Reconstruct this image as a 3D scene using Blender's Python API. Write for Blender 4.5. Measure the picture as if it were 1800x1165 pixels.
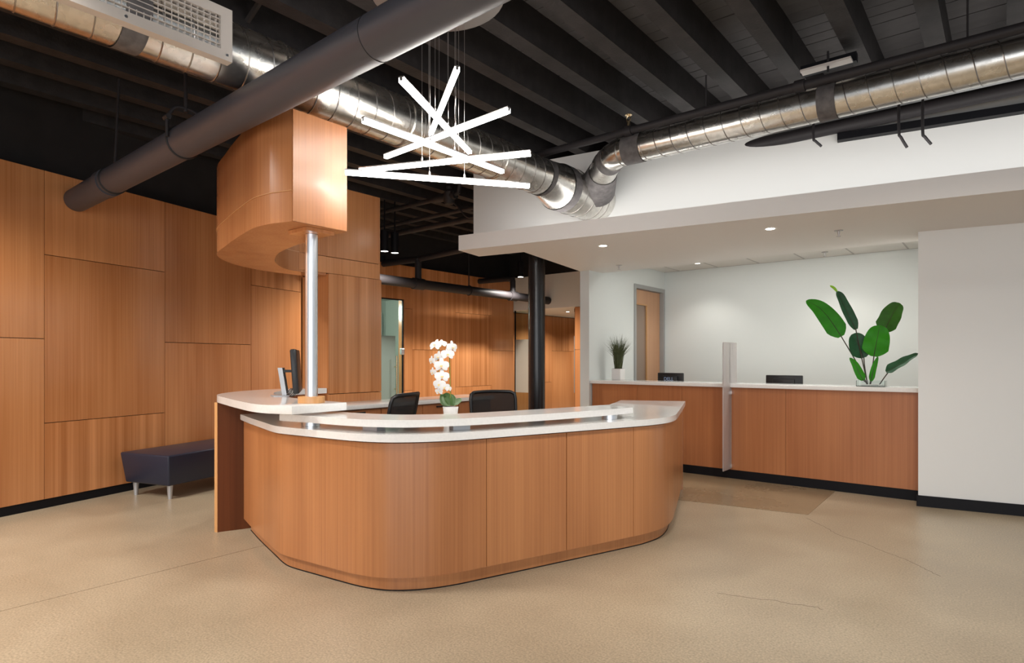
import bpy, bmesh, math, random
from mathutils import Vector, Matrix, noise
random.seed(7)
S = bpy.context.scene
for o in list(bpy.data.objects): bpy.data.objects.remove(o, do_unlink=True)
COL = S.collection
PI = math.pi

# ------------------------------------------------------------------ camera
YAW = math.atan2(870, 1075)
cd = bpy.data.cameras.new('camera'); cam = bpy.data.objects.new('camera', cd); COL.objects.link(cam)
cam.location = (0, 0, 1.35); cam.rotation_euler = (PI/2, 0, YAW)
cd.sensor_width = 36; cd.lens = 36*1075/1800; cd.shift_y = 49.5/1800; cd.clip_start = .05
S.camera = cam
S.view_settings.view_transform = 'Standard'; S.view_settings.look = 'None'
S.view_settings.gamma = 1; S.view_settings.use_curve_mapping = False
S.view_settings.exposure = 0.0

# ------------------------------------------------------------------ world and daylight
w = bpy.data.worlds.new('world'); S.world = w; w.use_nodes = True
bg = w.node_tree.nodes['Background']; bg.inputs[0].default_value = (.86, .93, 1, 1); bg.inputs[1].default_value = .55

def area(name, loc, target, sx, sy, power, color=(1, 1, 1)):
    l = bpy.data.lights.new(name, 'AREA'); l.shape = 'RECTANGLE'; l.size = sx; l.size_y = sy; l.energy = power; l.color = color
    o = bpy.data.objects.new(name, l); COL.objects.link(o); o.location = loc
    o.rotation_euler = (Vector(target)-Vector(loc)).to_track_quat('-Z', 'Y').to_euler(); return o
def spot(name, loc, power, angle=100, color=(1, .95, .88), target=None, blend=.7, size=.04):
    l = bpy.data.lights.new(name, 'SPOT'); l.energy = power; l.spot_size = math.radians(angle); l.spot_blend = blend; l.color = color
    l.shadow_soft_size = size
    o = bpy.data.objects.new(name, l); COL.objects.link(o); o.location = loc
    if target: o.rotation_euler = (Vector(target)-Vector(loc)).to_track_quat('-Z', 'Y').to_euler()
    return o
# daylight through the storefront behind the photographer
area('storefront_daylight', (2.2, -3.6, 1.6), (-3.5, 3.5, 1.3), 8.0, 2.4, 210, (.97, .98, 1))
area('panel_wall_fill', (-7.5, -3.8, 1.5), (-5.5, 3.5, 1.5), 4.0, 2.4, 130, (1, .98, .96))  # added to brighten the panelled wall, not a known window
# added spots without fixtures that fill the lobby, over and behind the photographer
for (lx, ly, lp) in ((-3.3, .5, 60), (-5.1, .3, 230), (-1.0, 1.8, 190), (0.0, 3.6, 110), (1.5, 5.0, 20), (-5.9, -1.2, 400), (-1.5, -1.2, 150)):
    spot('lobby_fill', (lx, ly, 3.25), lp, 150, (1, .95, .88), None, .5, .12)

# hidden cove strip on top of the soffit, washing the upper wall
cove = area('cove_strip', (-.2, 5.78, 2.74), (-.2-.16*.6, 5.78+.6, 3.5), 8.6, .06, 34, (1, .98, .95)); cove.rotation_euler.rotate_axis('Z', 0)
# ------------------------------------------------------------------ material helpers
def nodes(m):
    m.use_nodes = True; nt = m.node_tree; return nt, nt.nodes['Principled BSDF']
def simple(name, col, rough=.5, metal=0, emit=None, estr=0, spec=None, trans=0, ior=None, coat=0, noise_amt=0, nscale=8, bump=0, bscale=80):
    m = bpy.data.materials.new(name); nt, b = nodes(m)
    c = (*col, 1) if len(col) == 3 else col
    b.inputs['Base Color'].default_value = c; b.inputs['Roughness'].default_value = rough; b.inputs['Metallic'].default_value = metal
    if emit: b.inputs['Emission Color'].default_value = (*emit, 1); b.inputs['Emission Strength'].default_value = estr
    if trans: b.inputs['Transmission Weight'].default_value = trans
    if ior: b.inputs['IOR'].default_value = ior
    if coat: b.inputs['Coat Weight'].default_value = coat; b.inputs['Coat Roughness'].default_value = .1
    if spec is not None: b.inputs['Specular IOR Level'].default_value = spec
    if noise_amt or bump:
        tc = nt.nodes.new('ShaderNodeTexCoord')
    if noise_amt:
        n = nt.nodes.new('ShaderNodeTexNoise'); n.inputs['Scale'].default_value = nscale; n.inputs['Detail'].default_value = 4
        nt.links.new(tc.outputs['Object'], n.inputs['Vector'])
        r = nt.nodes.new('ShaderNodeValToRGB')
        r.color_ramp.elements[0].position = .3; r.color_ramp.elements[1].position = .7
        r.color_ramp.elements[0].color = (*[v*(1-noise_amt) for v in c[:3]], 1)
        r.color_ramp.elements[1].color = (*[min(1, v*(1+noise_amt)) for v in c[:3]], 1)
        nt.links.new(n.outputs['Fac'], r.inputs['Fac']); nt.links.new(r.outputs['Color'], b.inputs['Base Color'])
    if bump:
        n2 = nt.nodes.new('ShaderNodeTexNoise'); n2.inputs['Scale'].default_value = bscale; n2.inputs['Detail'].default_value = 3
        nt.links.new(tc.outputs['Object'], n2.inputs['Vector'])
        bp = nt.nodes.new('ShaderNodeBump'); bp.inputs['Strength'].default_value = bump; bp.inputs['Distance'].default_value = .01
        nt.links.new(n2.outputs['Fac'], bp.inputs['Height']); nt.links.new(bp.outputs['Normal'], b.inputs['Normal'])
    return m

def wood(name, dark, light, ribbon=0.0, rough=.34, vary=.10, fine=70, satv=1.0):
    m = bpy.data.materials.new(name); nt, b = nodes(m); L = nt.links.new; N = nt.nodes.new
    tc = N('ShaderNodeTexCoord'); oi = N('ShaderNodeObjectInfo')
    mul = N('ShaderNodeVectorMath'); mul.operation = 'SCALE'; mul.inputs['Scale'].default_value = 37.0
    cmb = N('ShaderNodeCombineXYZ'); L(oi.outputs['Random'], cmb.inputs[0]); L(oi.outputs['Random'], cmb.inputs[2]); L(cmb.outputs[0], mul.inputs[0])
    add = N('ShaderNodeVectorMath'); add.operation = 'ADD'; L(tc.outputs['Object'], add.inputs[0]); L(mul.outputs[0], add.inputs[1])
    def nz(sx, sz, det, dist=0):
        mp = N('ShaderNodeMapping'); mp.inputs['Scale'].default_value = (sx, sx, sz); L(add.outputs[0], mp.inputs[0])
        n = N('ShaderNodeTexNoise'); n.inputs['Scale'].default_value = 1; n.inputs['Detail'].default_value = det; n.inputs['Distortion'].default_value = dist
        L(mp.outputs[0], n.inputs['Vector']); return n
    n1 = nz(fine, .7, 5); n2 = nz(2.2, .35, 2, .4); n3 = nz(11, .12, 1.5)
    def mm(a, k):
        q = N('ShaderNodeMath'); q.operation = 'MULTIPLY'; L(a, q.inputs[0]); q.inputs[1].default_value = k; return q.outputs[0]
    def aa(a, c):
        q = N('ShaderNodeMath'); q.operation = 'ADD'; L(a, q.inputs[0]); L(c, q.inputs[1]); return q.outputs[0]
    k1 = .36-.1*min(1, ribbon); k3 = .14+.5*ribbon; k2 = 1-k1-k3
    fac = aa(aa(mm(n1.outputs['Fac'], k1), mm(n2.outputs['Fac'], k2)), mm(n3.outputs['Fac'], k3))
    r = N('ShaderNodeValToRGB'); r.color_ramp.elements[0].position = .36; r.color_ramp.elements[1].position = .64
    r.color_ramp.elements[0].color = (*dark, 1); r.color_ramp.elements[1].color = (*light, 1)
    L(fac, r.inputs['Fac'])
    hsv = N('ShaderNodeHueSaturation'); L(r.outputs['Color'], hsv.inputs['Color'])
    mr = N('ShaderNodeMapRange'); mr.inputs['To Min'].default_value = 1-vary; mr.inputs['To Max'].default_value = 1+vary
    L(oi.outputs['Random'], mr.inputs['Value']); L(mr.outputs[0], hsv.inputs['Value']); hsv.inputs['Saturation'].default_value = satv
    L(hsv.outputs['Color'], b.inputs['Base Color'])
    b.inputs['Roughness'].default_value = rough; b.inputs['Specular IOR Level'].default_value = .65
    bp = N('ShaderNodeBump'); bp.inputs['Strength'].default_value = .04; bp.inputs['Distance'].default_value = .004
    L(n1.outputs['Fac'], bp.inputs['Height']); L(bp.outputs['Normal'], b.inputs['Normal'])
    return m

def metal_duct(name, base=(.72, .70, .66), rough=.25):
    m = bpy.data.materials.new(name); nt, b = nodes(m); L = nt.links.new; N = nt.nodes.new
    tc = N('ShaderNodeTexCoord'); v = N('ShaderNodeTexVoronoi'); v.inputs['Scale'].default_value = 38
    n = N('ShaderNodeTexNoise'); n.inputs['Scale'].default_value = 5; n.inputs['Detail'].default_value = 5
    L(tc.outputs['Object'], v.inputs['Vector']); L(tc.outputs['Object'], n.inputs['Vector'])
    mr = N('ShaderNodeMapRange'); mr.inputs['From Min'].default_value = .3; mr.inputs['From Max'].default_value = .7
    mr.inputs['To Min'].default_value = rough-.03; mr.inputs['To Max'].default_value = rough+.06
    L(n.outputs['Fac'], mr.inputs['Value']); L(mr.outputs[0], b.inputs['Roughness'])
    sep = N('ShaderNodeSeparateColor'); L(v.outputs['Color'], sep.inputs[0])
    m2 = N('ShaderNodeMapRange'); m2.inputs['To Min'].default_value = .90; m2.inputs['To Max'].default_value = 1.05; L(sep.outputs[0], m2.inputs['Value'])
    h = N('ShaderNodeHueSaturation'); h.inputs['Color'].default_value = (*base, 1); L(m2.outputs[0], h.inputs['Value'])
    L(h.outputs['Color'], b.inputs['Base Color']); b.inputs['Metallic'].default_value = 1
    return m

def concrete(name, a, c, scale=1.2, speck=.25, rough=.3):
    m = bpy.data.materials.new(name); nt, b = nodes(m); L = nt.links.new; N = nt.nodes.new
    tc = N('ShaderNodeTexCoord')
    n = N('ShaderNodeTexNoise'); n.inputs['Scale'].default_value = scale; n.inputs['Detail'].default_value = 6; n.inputs['Roughness'].default_value = .62
    s = N('ShaderNodeTexNoise'); s.inputs['Scale'].default_value = 95; s.inputs['Detail'].default_value = 3
    L(tc.outputs['Object'], n.inputs['Vector']); L(tc.outputs['Object'], s.inputs['Vector'])
    r = N('ShaderNodeValToRGB'); r.color_ramp.elements[0].position = .32; r.color_ramp.elements[1].position = .68
    r.color_ramp.elements[0].color = (*a, 1); r.color_ramp.elements[1].color = (*c, 1); L(n.outputs['Fac'], r.inputs['Fac'])
    mr = N('ShaderNodeMapRange'); mr.inputs['From Min'].default_value = .3; mr.inputs['From Max'].default_value = .7
    mr.inputs['To Min'].default_value = 1-speck; mr.inputs['To Max'].default_value = 1+speck; L(s.outputs['Fac'], mr.inputs['Value'])
    h = N('ShaderNodeHueSaturation'); L(r.outputs['Color'], h.inputs['Color']); L(mr.outputs[0], h.inputs['Value']); L(h.outputs['Color'], b.inputs['Base Color'])
    m2 = N('ShaderNodeMapRange'); m2.inputs['To Min'].default_value = rough-.1; m2.inputs['To Max'].default_value = rough+.15; L(n.outputs['Fac'], m2.inputs['Value']); L(m2.outputs[0], b.inputs['Roughness'])
    return m

M = {}
M['wood_canopy'] = wood('cherry_veneer_shaded', (.38, .145, .053), (.54, .238, .096), vary=.05, rough=.24)  # darker copy of the wall cherry, the canopy's shade put into its colour
M['wood'] = wood('cherry_veneer', (.46, .175, .060), (.66, .295, .118), vary=.07, rough=.19)
M['wood_ribbon'] = wood('cherry_ribbon_veneer', (.43, .163, .055), (.68, .305, .124), ribbon=.85, vary=.05, rough=.19)
M['wood_desk'] = wood('cherry_desk_veneer', (.37, .140, .050), (.53, .225, .085), vary=.04, rough=.28)
M['wood_counter'] = wood('cherry_counter_veneer', (.34, .115, .040), (.47, .185, .070), vary=.06, rough=.36)
M['wood_dark'] = wood('walnut_support', (.095, .027, .008), (.165, .050, .015), ribbon=.4, fine=40, rough=.5)
M['wood_dark'].node_tree.nodes['Principled BSDF'].inputs['Specular IOR Level'].default_value = .2
M['wood_light'] = wood('maple_ring', (.55, .27, .10), (.66, .36, .15), rough=.3)
M['wood_door'] = wood('birch_door', (.48, .25, .13), (.60, .34, .19), rough=.4)
M['quartz'] = simple('white_quartz', (.85, .84, .82), .14, noise_amt=.03, nscale=60, coat=.3)
M['white'] = simple('white_paint', (.78, .78, .76), .6)
M['white_wall'] = simple('office_wall_paint', (.71, .735, .715), .65)
M['soffit'] = simple('soffit_paint', (.74, .71, .68), .6)
M['tile'] = simple('ceiling_tile', (.72, .69, .65), .8, bump=.15, bscale=220)
M['grid'] = simple('ceiling_grid', (.42, .39, .36), .5)
M['black_paint'] = simple('black_ceiling_paint', (.0125, .0105, .0105), .7, noise_amt=.25, nscale=6)
M['joist'] = simple('charcoal_joist_paint', (.022, .0185, .0185), .65, noise_amt=.35, nscale=9, bump=.25, bscale=45)
M['deck'] = simple('charcoal_deck_paint', (.085, .079, .079), .7, noise_amt=.2, nscale=5)
M['pipe_grey'] = simple('grey_pipe_paint', (.062, .064, .078), .45)
M['pipe_dark'] = simple('dark_pipe_paint', (.026, .023, .025), .55, spec=.3)
M['column_black'] = simple('black_column_paint', (.014, .0135, .015), .26)
M['rubber'] = simple('black_rubber', (.010, .010, .011), .55)
M['base_black'] = simple('black_vinyl_base', (.006, .006, .008), .5, spec=.2)
M['galv'] = metal_duct('galvanized_steel')
M['galv_seam'] = simple('dark_seam_steel', (.34, .32, .30), .35, metal=1)
M['mastic'] = simple('grey_duct_mastic', (.11, .10, .10), .6, noise_amt=.3, nscale=20, bump=.3, bscale=30)
M['register'] = simple('register_paint', (.62, .56, .51), .45)
M['steel'] = simple('brushed_steel', (.82, .85, .89), .33, metal=1)
M['chrome'] = simple('chrome', (.85, .85, .86), .12, metal=1)
M['silver'] = simple('silver_plastic', (.52, .53, .55), .35, metal=.6)
M['black_plastic'] = simple('black_plastic', (.010, .010, .011), .38)
M['fabric_black'] = simple('black_mesh_fabric', (.012, .0105, .0105), .8, bump=.4, bscale=400)
def see_through(m, a):
    m.node_tree.nodes['Principled BSDF'].inputs['Alpha'].default_value = a
M['chair_mesh'] = simple('see_through_chair_mesh', (.012, .0105, .0105), .8); see_through(M['chair_mesh'], .8)
M['navy'] = simple('navy_vinyl', (.018, .022, .042), .36, bump=.06, bscale=250)
M['pot'] = simple('white_ceramic', (.80, .78, .76), .3)
M['petal'] = simple('white_petal', (.74, .73, .72), .55)
M['lip'] = simple('yellow_lip', (.70, .50, .20), .5)
M['stem'] = simple('olive_stem', (.22, .23, .03), .5)
M['orchid_leaf'] = simple('orchid_leaf', (.055, .12, .03), .38)
M['leaf_bright'] = simple('bright_leaf', (.028, .25, .006), .48, spec=.25, noise_amt=.15, nscale=12)
M['leaf_dark'] = simple('dark_leaf', (.014, .085, .030), .42, spec=.35, noise_amt=.2, nscale=12)
M['leaf_olive'] = simple('olive_leaf', (.030, .13, .008), .45, spec=.3, noise_amt=.2, nscale=12)
M['leaf_tip'] = simple('lime_leaf_tip', (.30, .62, .03), .45)
M['leaf_stem'] = simple('brown_stem', (.045, .035, .018), .5)
M['grass'] = simple('grass_blade', (.075, .088, .030), .55, noise_amt=.4, nscale=30)
M['soil'] = simple('dark_soil', (.03, .022, .014), .9)
M['frost'] = simple('frosted_acrylic', (.86, .82, .81), .35, trans=.75, ior=1.3)
M['glass'] = simple('clear_glass', (.93, .97, .95), .02, trans=1, ior=1.45)
M['glass_tint'] = simple('greenish_glass', (.72, .80, .74), .03, trans=1, ior=1.1)
M['film'] = simple('frosted_film', (.20, .26, .235), .5)
M['film_warm'] = simple('frosted_film_warm', (.44, .42, .36), .55)
M['grey_frame'] = simple('grey_door_frame', (.33, .33, .32), .45)
M['frost_lite'] = simple('frosted_door_lite', (.27, .19, .14), .2)
M['led'] = simple('led_diffuser', (1, 1, 1), .5, emit=(1, .955, .90), estr=28)
M['lamp'] = simple('lamp_lens', (1, 1, 1), .5, emit=(1, .93, .84), estr=14)
M['housing'] = simple('fixture_housing', (.45, .43, .42), .35, metal=.7)
M['cable'] = simple('steel_cable', (.55, .52, .50), .35, metal=.8)
M['brass'] = simple('brass', (.80, .62, .38), .25, metal=1)
M['logo'] = simple('logo_print', (.42, .58, .85), .4)
M['dark_window'] = simple('dark_window_glass', (.02, .025, .025), .12)
M['room_white'] = simple('side_room_paint', (.48, .52, .48), .7)
M['floor'] = concrete('polished_concrete', (.370, .292, .198), (.47, .380, .265), rough=.30)
M['floor_patch'] = concrete('darker_concrete', (.285, .205, .122), (.315, .230, .140), scale=.9, speck=.15, rough=.26)
M['groove'] = simple('dark_groove', (.12, .085, .06), .8)  # dark brown for the sawn joint and the cracks

# ------------------------------------------------------------------ geometry helpers
ORG = {}
def link(name, me, mat, parent=None, smooth=None, loc=None):
    o = bpy.data.objects.new(name, me); COL.objects.link(o)
    if mat: me.materials.append(mat)
    if parent is not None: o.parent = parent
    if smooth:
        for p in me.polygons: p.use_smooth = True
        me.set_sharp_from_angle(angle=math.radians(smooth))
    return o
def org(o):
    return ORG.get(o.name, Vector((0, 0, 0))) if o is not None else Vector((0, 0, 0))
def obj(name, bm, mat, parent=None, smooth=None, base=None):
    """one mesh object; bm is in world coordinates, stored relative to the parent's base (or to `base`)"""
    off = org(parent) if parent is not None else Vector(base) if base is not None else Vector((0, 0, 0))
    bmesh.ops.translate(bm, verts=bm.verts, vec=-off)
    bmesh.ops.recalc_face_normals(bm, faces=bm.faces)
    me = bpy.data.meshes.new(name); bm.to_mesh(me); bm.free()
    o = link(name, me, M[mat] if isinstance(mat, str) else mat, parent, smooth)
    if parent is None and base is not None: o.location = base
    ORG[o.name] = off
    return o
def tag(o, label=None, cat=None, group=None, kind=None):
    if label: o['label'] = label
    if cat: o['category'] = cat
    if group: o['group'] = group
    if kind: o['kind'] = kind
    return o
def thing(name, label, cat, loc=(0, 0, 0), group=None, kind=None):
    o = bpy.data.objects.new(name, None); COL.objects.link(o); o.location = loc; o.empty_display_size = .1
    ORG[o.name] = Vector(loc); return tag(o, label, cat, group, kind)
def struct(name, bm, mat, smooth=None):
    return tag(obj(name, bm, mat, None, smooth), kind='structure')
def copy_tree(o, parent=None):
    c = o.copy(); COL.objects.link(c)
    if parent is not None: c.parent = parent
    ORG[c.name] = ORG.get(o.name, Vector())
    for ch in list(o.children): copy_tree(ch, c)
    return c
NB = bmesh.new
def box(bm, x0, x1, y0, y1, z0, z1):
    v = [bm.verts.new(p) for p in ((x0, y0, z0), (x1, y0, z0), (x1, y1, z0), (x0, y1, z0), (x0, y0, z1), (x1, y0, z1), (x1, y1, z1), (x0, y1, z1))]
    for f in ((0, 3, 2, 1), (4, 5, 6, 7), (0, 1, 5, 4), (1, 2, 6, 5), (2, 3, 7, 6), (3, 0, 4, 7)): bm.faces.new([v[i] for i in f])
    return bm
def obox(bm, p, q, t0, t1, z0, z1):
    """box along the plan segment p-q, thickness from t0 to t1 on its normal (to the segment's own left)"""
    p, q = Vector(p[:2]), Vector(q[:2]); d = (q-p).normalized(); n = Vector((-d.y, d.x))
    pl = [p+n*t0, q+n*t0, q+n*t1, p+n*t1]; return prism(bm, pl, z0, z1)
def prism(bm, pl, z0, z1, bevel=0):
    bot = [bm.verts.new((p[0], p[1], z0)) for p in pl]; top = [bm.verts.new((p[0], p[1], z1)) for p in pl]
    n = len(pl); fb = bm.faces.new(bot[::-1]); ft = bm.faces.new(top)
    for i in range(n): bm.faces.new((bot[i], bot[(i+1) % n], top[(i+1) % n], top[i]))
    if bevel:
        bmesh.ops.bevel(bm, geom=list(ft.edges)+list(fb.edges), offset=bevel, segments=2, affect='EDGES', profile=.5)
    return bm
def bevbox(bm, x0, x1, y0, y1, z0, z1, bv, seg=2):
    t = NB(); box(t, x0, x1, y0, y1, z0, z1)
    bmesh.ops.bevel(t, geom=list(t.edges), offset=bv, segments=seg, affect='EDGES', profile=.5)
    merge(bm, t); return bm
def merge(bm, t, mat=None):
    if mat is not None: bmesh.ops.transform(t, matrix=mat, verts=t.verts)
    me = bpy.data.meshes.new('tmp'); t.to_mesh(me); t.free(); bm.from_mesh(me); bpy.data.meshes.remove(me); return bm
def tube(bm, pts, r, n=12, cap=True):
    pts = [Vector(p) for p in pts]; rr = r if isinstance(r, (list, tuple)) else [r]*len(pts)
    rings = []; t = (pts[1]-pts[0]).normalized()
    u = t.cross(Vector((0, 0, 1))); u = (u if u.length > 1e-4 else t.cross(Vector((1, 0, 0)))).normalized()
    for i, p in enumerate(pts):
        a = (pts[min(i+1, len(pts)-1)]-pts[max(i-1, 0)]).normalized()
        u = (u-a*u.dot(a)).normalized(); v = a.cross(u)
        rings.append([bm.verts.new(p+(u*math.cos(2*PI*k/n)+v*math.sin(2*PI*k/n))*rr[i]) for k in range(n)])
    for a, b in zip(rings, rings[1:]):
        for k in range(n): bm.faces.new((a[k], a[(k+1) % n], b[(k+1) % n], b[k]))
    if cap: bm.faces.new(rings[0][::-1]); bm.faces.new(rings[-1])
    return bm
def lathe(bm, prof, c, n=24):
    rings = []
    for r, z in prof:
        rings.append([bm.verts.new((c[0]+r*math.cos(2*PI*k/n), c[1]+r*math.sin(2*PI*k/n), c[2]+z)) for k in range(n)])
    for a, b in zip(rings, rings[1:]):
        for k in range(n): bm.faces.new((a[k], a[(k+1) % n], b[(k+1) % n], b[k]))
    bm.faces.new(rings[0][::-1]); bm.faces.new(rings[-1]); return bm
def smooth_line(P, sub=4):
    P = [Vector(p) for p in P]; out = []
    for i in range(len(P)-1):
        p0, p1, p2, p3 = P[max(i-1, 0)], P[i], P[i+1], P[min(i+2, len(P)-1)]
        for k in range(sub):
            t = k/sub
            out.append(.5*((2*p1)+(p2-p0)*t+(2*p0-5*p1+4*p2-p3)*t*t+(3*p1-p0-3*p2+p3)*t**3))
    out.append(P[-1]); return out
def offset(P, d):
    out = []
    for i, p in enumerate(P):
        a = P[max(i-1, 0)]; b = P[min(i+1, len(P)-1)]; t = (b-a).normalized(); out.append(p+Vector((-t.y, t.x))*d)
    return out
def strip(bm, P, t0, t1, z0, z1):
    return prism(bm, offset(P, t0)+offset(P, t1)[::-1], z0, z1)
def cut(P, a, b):
    """the part of a plan polyline between two of its points' indices (floats)"""
    def at(s):
        i = min(int(s), len(P)-2); return P[i].lerp(P[i+1], s-i)
    return [at(a)]+[P[i] for i in range(int(a)+1, int(math.ceil(b)))]+[at(b)]
def helix(bm, p, q, R, pitch, r=.004, n=20, seg=5):
    p, q = Vector(p), Vector(q); ax = (q-p); Ln = ax.length; ax.normalize()
    u = ax.cross(Vector((0, 0, 1))).normalized(); v = ax.cross(u); N_ = int(Ln/pitch*n); pts = []
    for i in range(N_+1):
        s = i/n*2*PI; pts.append(p+ax*(i/n*pitch)+(u*math.cos(s)+v*math.sin(s))*R)
    return tube(bm, pts, r, seg)
def ring(bm, c, ax, R, r, n=32, seg=8):
    ax = Vector(ax).normalized(); u = ax.cross(Vector((0, 0, 1))); u = (u if u.length > 1e-3 else Vector((1, 0, 0))).normalized(); v = ax.cross(u); c = Vector(c)
    rings = []
    for k in range(n):
        d = u*math.cos(2*PI*k/n)+v*math.sin(2*PI*k/n)
        rings.append([bm.verts.new(c+d*(R+r*math.cos(2*PI*j/seg))+ax*r*math.sin(2*PI*j/seg)) for j in range(seg)])
    for k in range(n):
        a, b = rings[k], rings[(k+1) % n]
        for j in range(seg): bm.faces.new((a[j], a[(j+1) % seg], b[(j+1) % seg], b[j]))
    return bm
# where a sight line meets a plan plane / the floor (used for outlines measured on real planes)
_R = (math.cos(YAW), math.sin(YAW)); _F = (-math.sin(YAW), math.cos(YAW))
def on_y(x, y, Y):
    k = (x-900)/1075; d = Y/(k*_R[1]+_F[1]); return Vector((d*(k*_R[0]+_F[0]), Y, 1.35-(y-632)/1075*d))
def on_z(x, y, Z):
    k = (x-900)/1075; d = (1.35-Z)*1075/(y-632); return Vector((d*(k*_R[0]+_F[0]), d*(k*_R[1]+_F[1]), Z))

# ================================================================== SETTING
# floor in two pours with a sawn joint between, a darker patch by the service counter
bm = NB(); box(bm, -14, -4.2035, -7, 19, -.12, 0); box(bm, -4.1965, 7, -7, 19, -.12, 0)
floor = struct('floor', bm, 'floor')
bm = NB(); box(bm, -4.2035, -4.1965, -7, 19, -.12, -.004); obj('joint', bm, 'groove', floor)
bm = NB(); prism(bm, [(-3.3, 5.45), (-1.345, 5.75), (-1.37, 6.972), (-3.3, 6.972)], -.01, .003); obj('concrete_patch', bm, 'floor_patch', floor)
def crack(px):
    pts = []
    for a, b in zip(px, px[1:]):
        for k in range(5):
            t = k/5; p = on_z(a[0]+(b[0]-a[0])*t, a[1]+(b[1]-a[1])*t, 0); p.x += random.uniform(-.008, .008); p.y += random.uniform(-.008, .008); pts.append(p)
    P = [Vector((p.x, p.y)) for p in pts]; bm = NB(); strip(bm, P, -.0012, .0012, 0, .0006); obj('crack', bm, 'groove', floor)
crack([(1418, 910), (1436, 919), (1455, 929), (1472, 939), (1515, 953), (1532, 960), (1555, 970), (1583, 980), (1615, 993), (1632, 1003), (1655, 1014)])
crack([(1262, 1042), (1320, 1051), (1362, 1055), (1397, 1062), (1433, 1066), (1450, 1072)])

# ceiling: dark board deck on joists
ceiling = thing('ceiling', None, None, (0, 0, 0), kind='structure')
bm = NB(); box(bm, -14, 7, -7, 19, 4.02, 4.1); obj('deck', bm, 'black_paint', ceiling)
bw = .142
n_b = int((14.2+2.4)/bw)
proto = None
for i in range(n_b):
    y = -2.4+i*bw
    if proto is None:
        bm = NB(); box(bm, -13, 6, 0, bw-.006, 3.99, 4.02); proto = obj('board', bm, 'deck', ceiling); o = proto
    else:
        o = proto.copy(); COL.objects.link(o)
    o.location = (0, y, random.uniform(-.003, .003))
JS = .4815; JW = .13; proto = None
k0 = -1.642*2.36/2.01
for i in range(-11, 25):
    x = -.817*2.36-i*JS   # side of the joist away from the storefront
    if x < -12.6 or x > 5: continue
    if proto is None:
        bm = NB(); box(bm, 0, JW, -3, 11.2, 3.71, 3.99); proto = obj('joist', bm, 'joist', ceiling); o = proto
    else:
        o = proto.copy(); COL.objects.link(o)
    o.location = (x, 0, random.uniform(-.006, .006))
# bridging between joists
proto = None
for (xi, yy) in ((3, 3.0), (4, 2.2), (12, 3.6), (13, 4.3), (11, 5.6), (7, 6.4), (9, 7.2)):
    x = -.817*2.36-xi*JS
    bm = NB(); tube(bm, [(x-JS+JW, yy, 3.76), (x, yy+.02, 3.95)], .022, 6); obj('bridging', bm, 'joist', ceiling)

# wood panelled wall (runs away from the camera) on a dark backing
WD = Vector((-.284, .959)).normalized(); W0 = Vector((-6.891, 1.972))
def wp(t, off=0):   # point on the panelled wall, off > 0 towards the room
    return W0+WD*t+Vector((WD.y, -WD.x))*off
def wall_panels(root, pt, cols, th=.022, gap=.006):
    for (t0, t1, rows) in cols:
        for (z0, z1, mt) in rows:
            bm = NB(); a, b = pt(t0+gap/2), pt(t1-gap/2); c, d = pt(t1-gap/2, th), pt(t0+gap/2, th)
            prism(bm, [a, b, c, d], z0+gap/2, z1-gap/2); obj('panel', bm, mt, root)
bm = NB(); prism(bm, [wp(-6, -.14), wp(4.0, -.14), wp(4.0, -.022), wp(-6, -.022)], 0, 3.065)
wall_left = struct('wall_left', bm, 'base_black')
for o_ in ():
    pass
A, B_ = 'wood', 'wood_ribbon'
def wpl(t, off=0): return wp(t, off-.022)
cols = [(-5.2, -3.96, [(.08, 1.54, A), (1.54, 3.07, A)]), (-3.96, -2.75, [(.08, 2.30, A), (2.30, 3.07, B_)]),
        (-2.75, -1.545, [(.08, .773, B_), (.773, 3.07, A)]), (-1.545, -.34, [(.08, 1.54, A), (1.54, 3.07, A)]),
        (-.34, .867, [(.08, .773, B_), (.773, 2.305, A), (2.305, 3.07, A)]),
        (.867, 2.075, [(.08, 1.54, A), (1.54, 3.07, A)]),
        (2.075, 3.28, [(.08, 2.30, A), (2.30, 3.07, B_)]), (3.28, 4.0, [(.08, 1.54, A), (1.54, 3.07, A)])]
wall_panels(wall_left, wpl, cols)
bm = NB(); prism(bm, [wp(-6, -.02), wp(4, -.02), wp(4, -.006), wp(-6, -.006)], 0, .078); struct('baseboard_left', bm, 'base_black')
bm = NB(); prism(bm, [wp(-6, -.3), wp(4.0, -.3), wp(4.0, -.18), wp(-6, -.18)], 3.0, 3.99); struct('wall_left', bm, 'black_paint')

# far wall of the lobby with a glass door
XF = -8.6
bm = NB(); box(bm, XF-.16, XF-.022, 7.5, 10.7, 0, 3.075); box(bm, XF-.16, XF-.022, 5.6, 7.5, 2.45, 3.075); box(bm, XF-.16, XF-.022, 5.6, 6.42, 0, 2.45)
box(bm, XF-.16, -7.9, 5.60, 5.66, 0, 3.07)
wall_far = struct('wall_far', bm, 'base_black')
def fp(y, off=0): return Vector((XF-.022+off, y))
cols = [(5.68, 6.42, [(.08, 1.54, A), (1.54, 2.45, A)]), (5.68, 7.5, [(2.45, 3.08, B_)]),
        (7.5, 7.684, [(.08, .78, A), (.78, 2.29, A), (2.29, 3.08, A)]),
        (7.684, 8.825, [(.08, 1.535, B_), (1.535, 3.08, B_)]),
        (8.825, 9.94, [(.08, .80, A), (.80, 2.295, B_), (2.295, 3.08, B_)]),
        (9.94, 10.68, [(.08, 1.545, A), (1.545, 3.08, A)])]
wall_panels(wall_far, fp, cols)
bm = NB(); box(bm, XF-.3, XF-.18, 5.6, 11, 3.0, 3.99); struct('wall_far', bm, 'black_paint')
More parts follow.
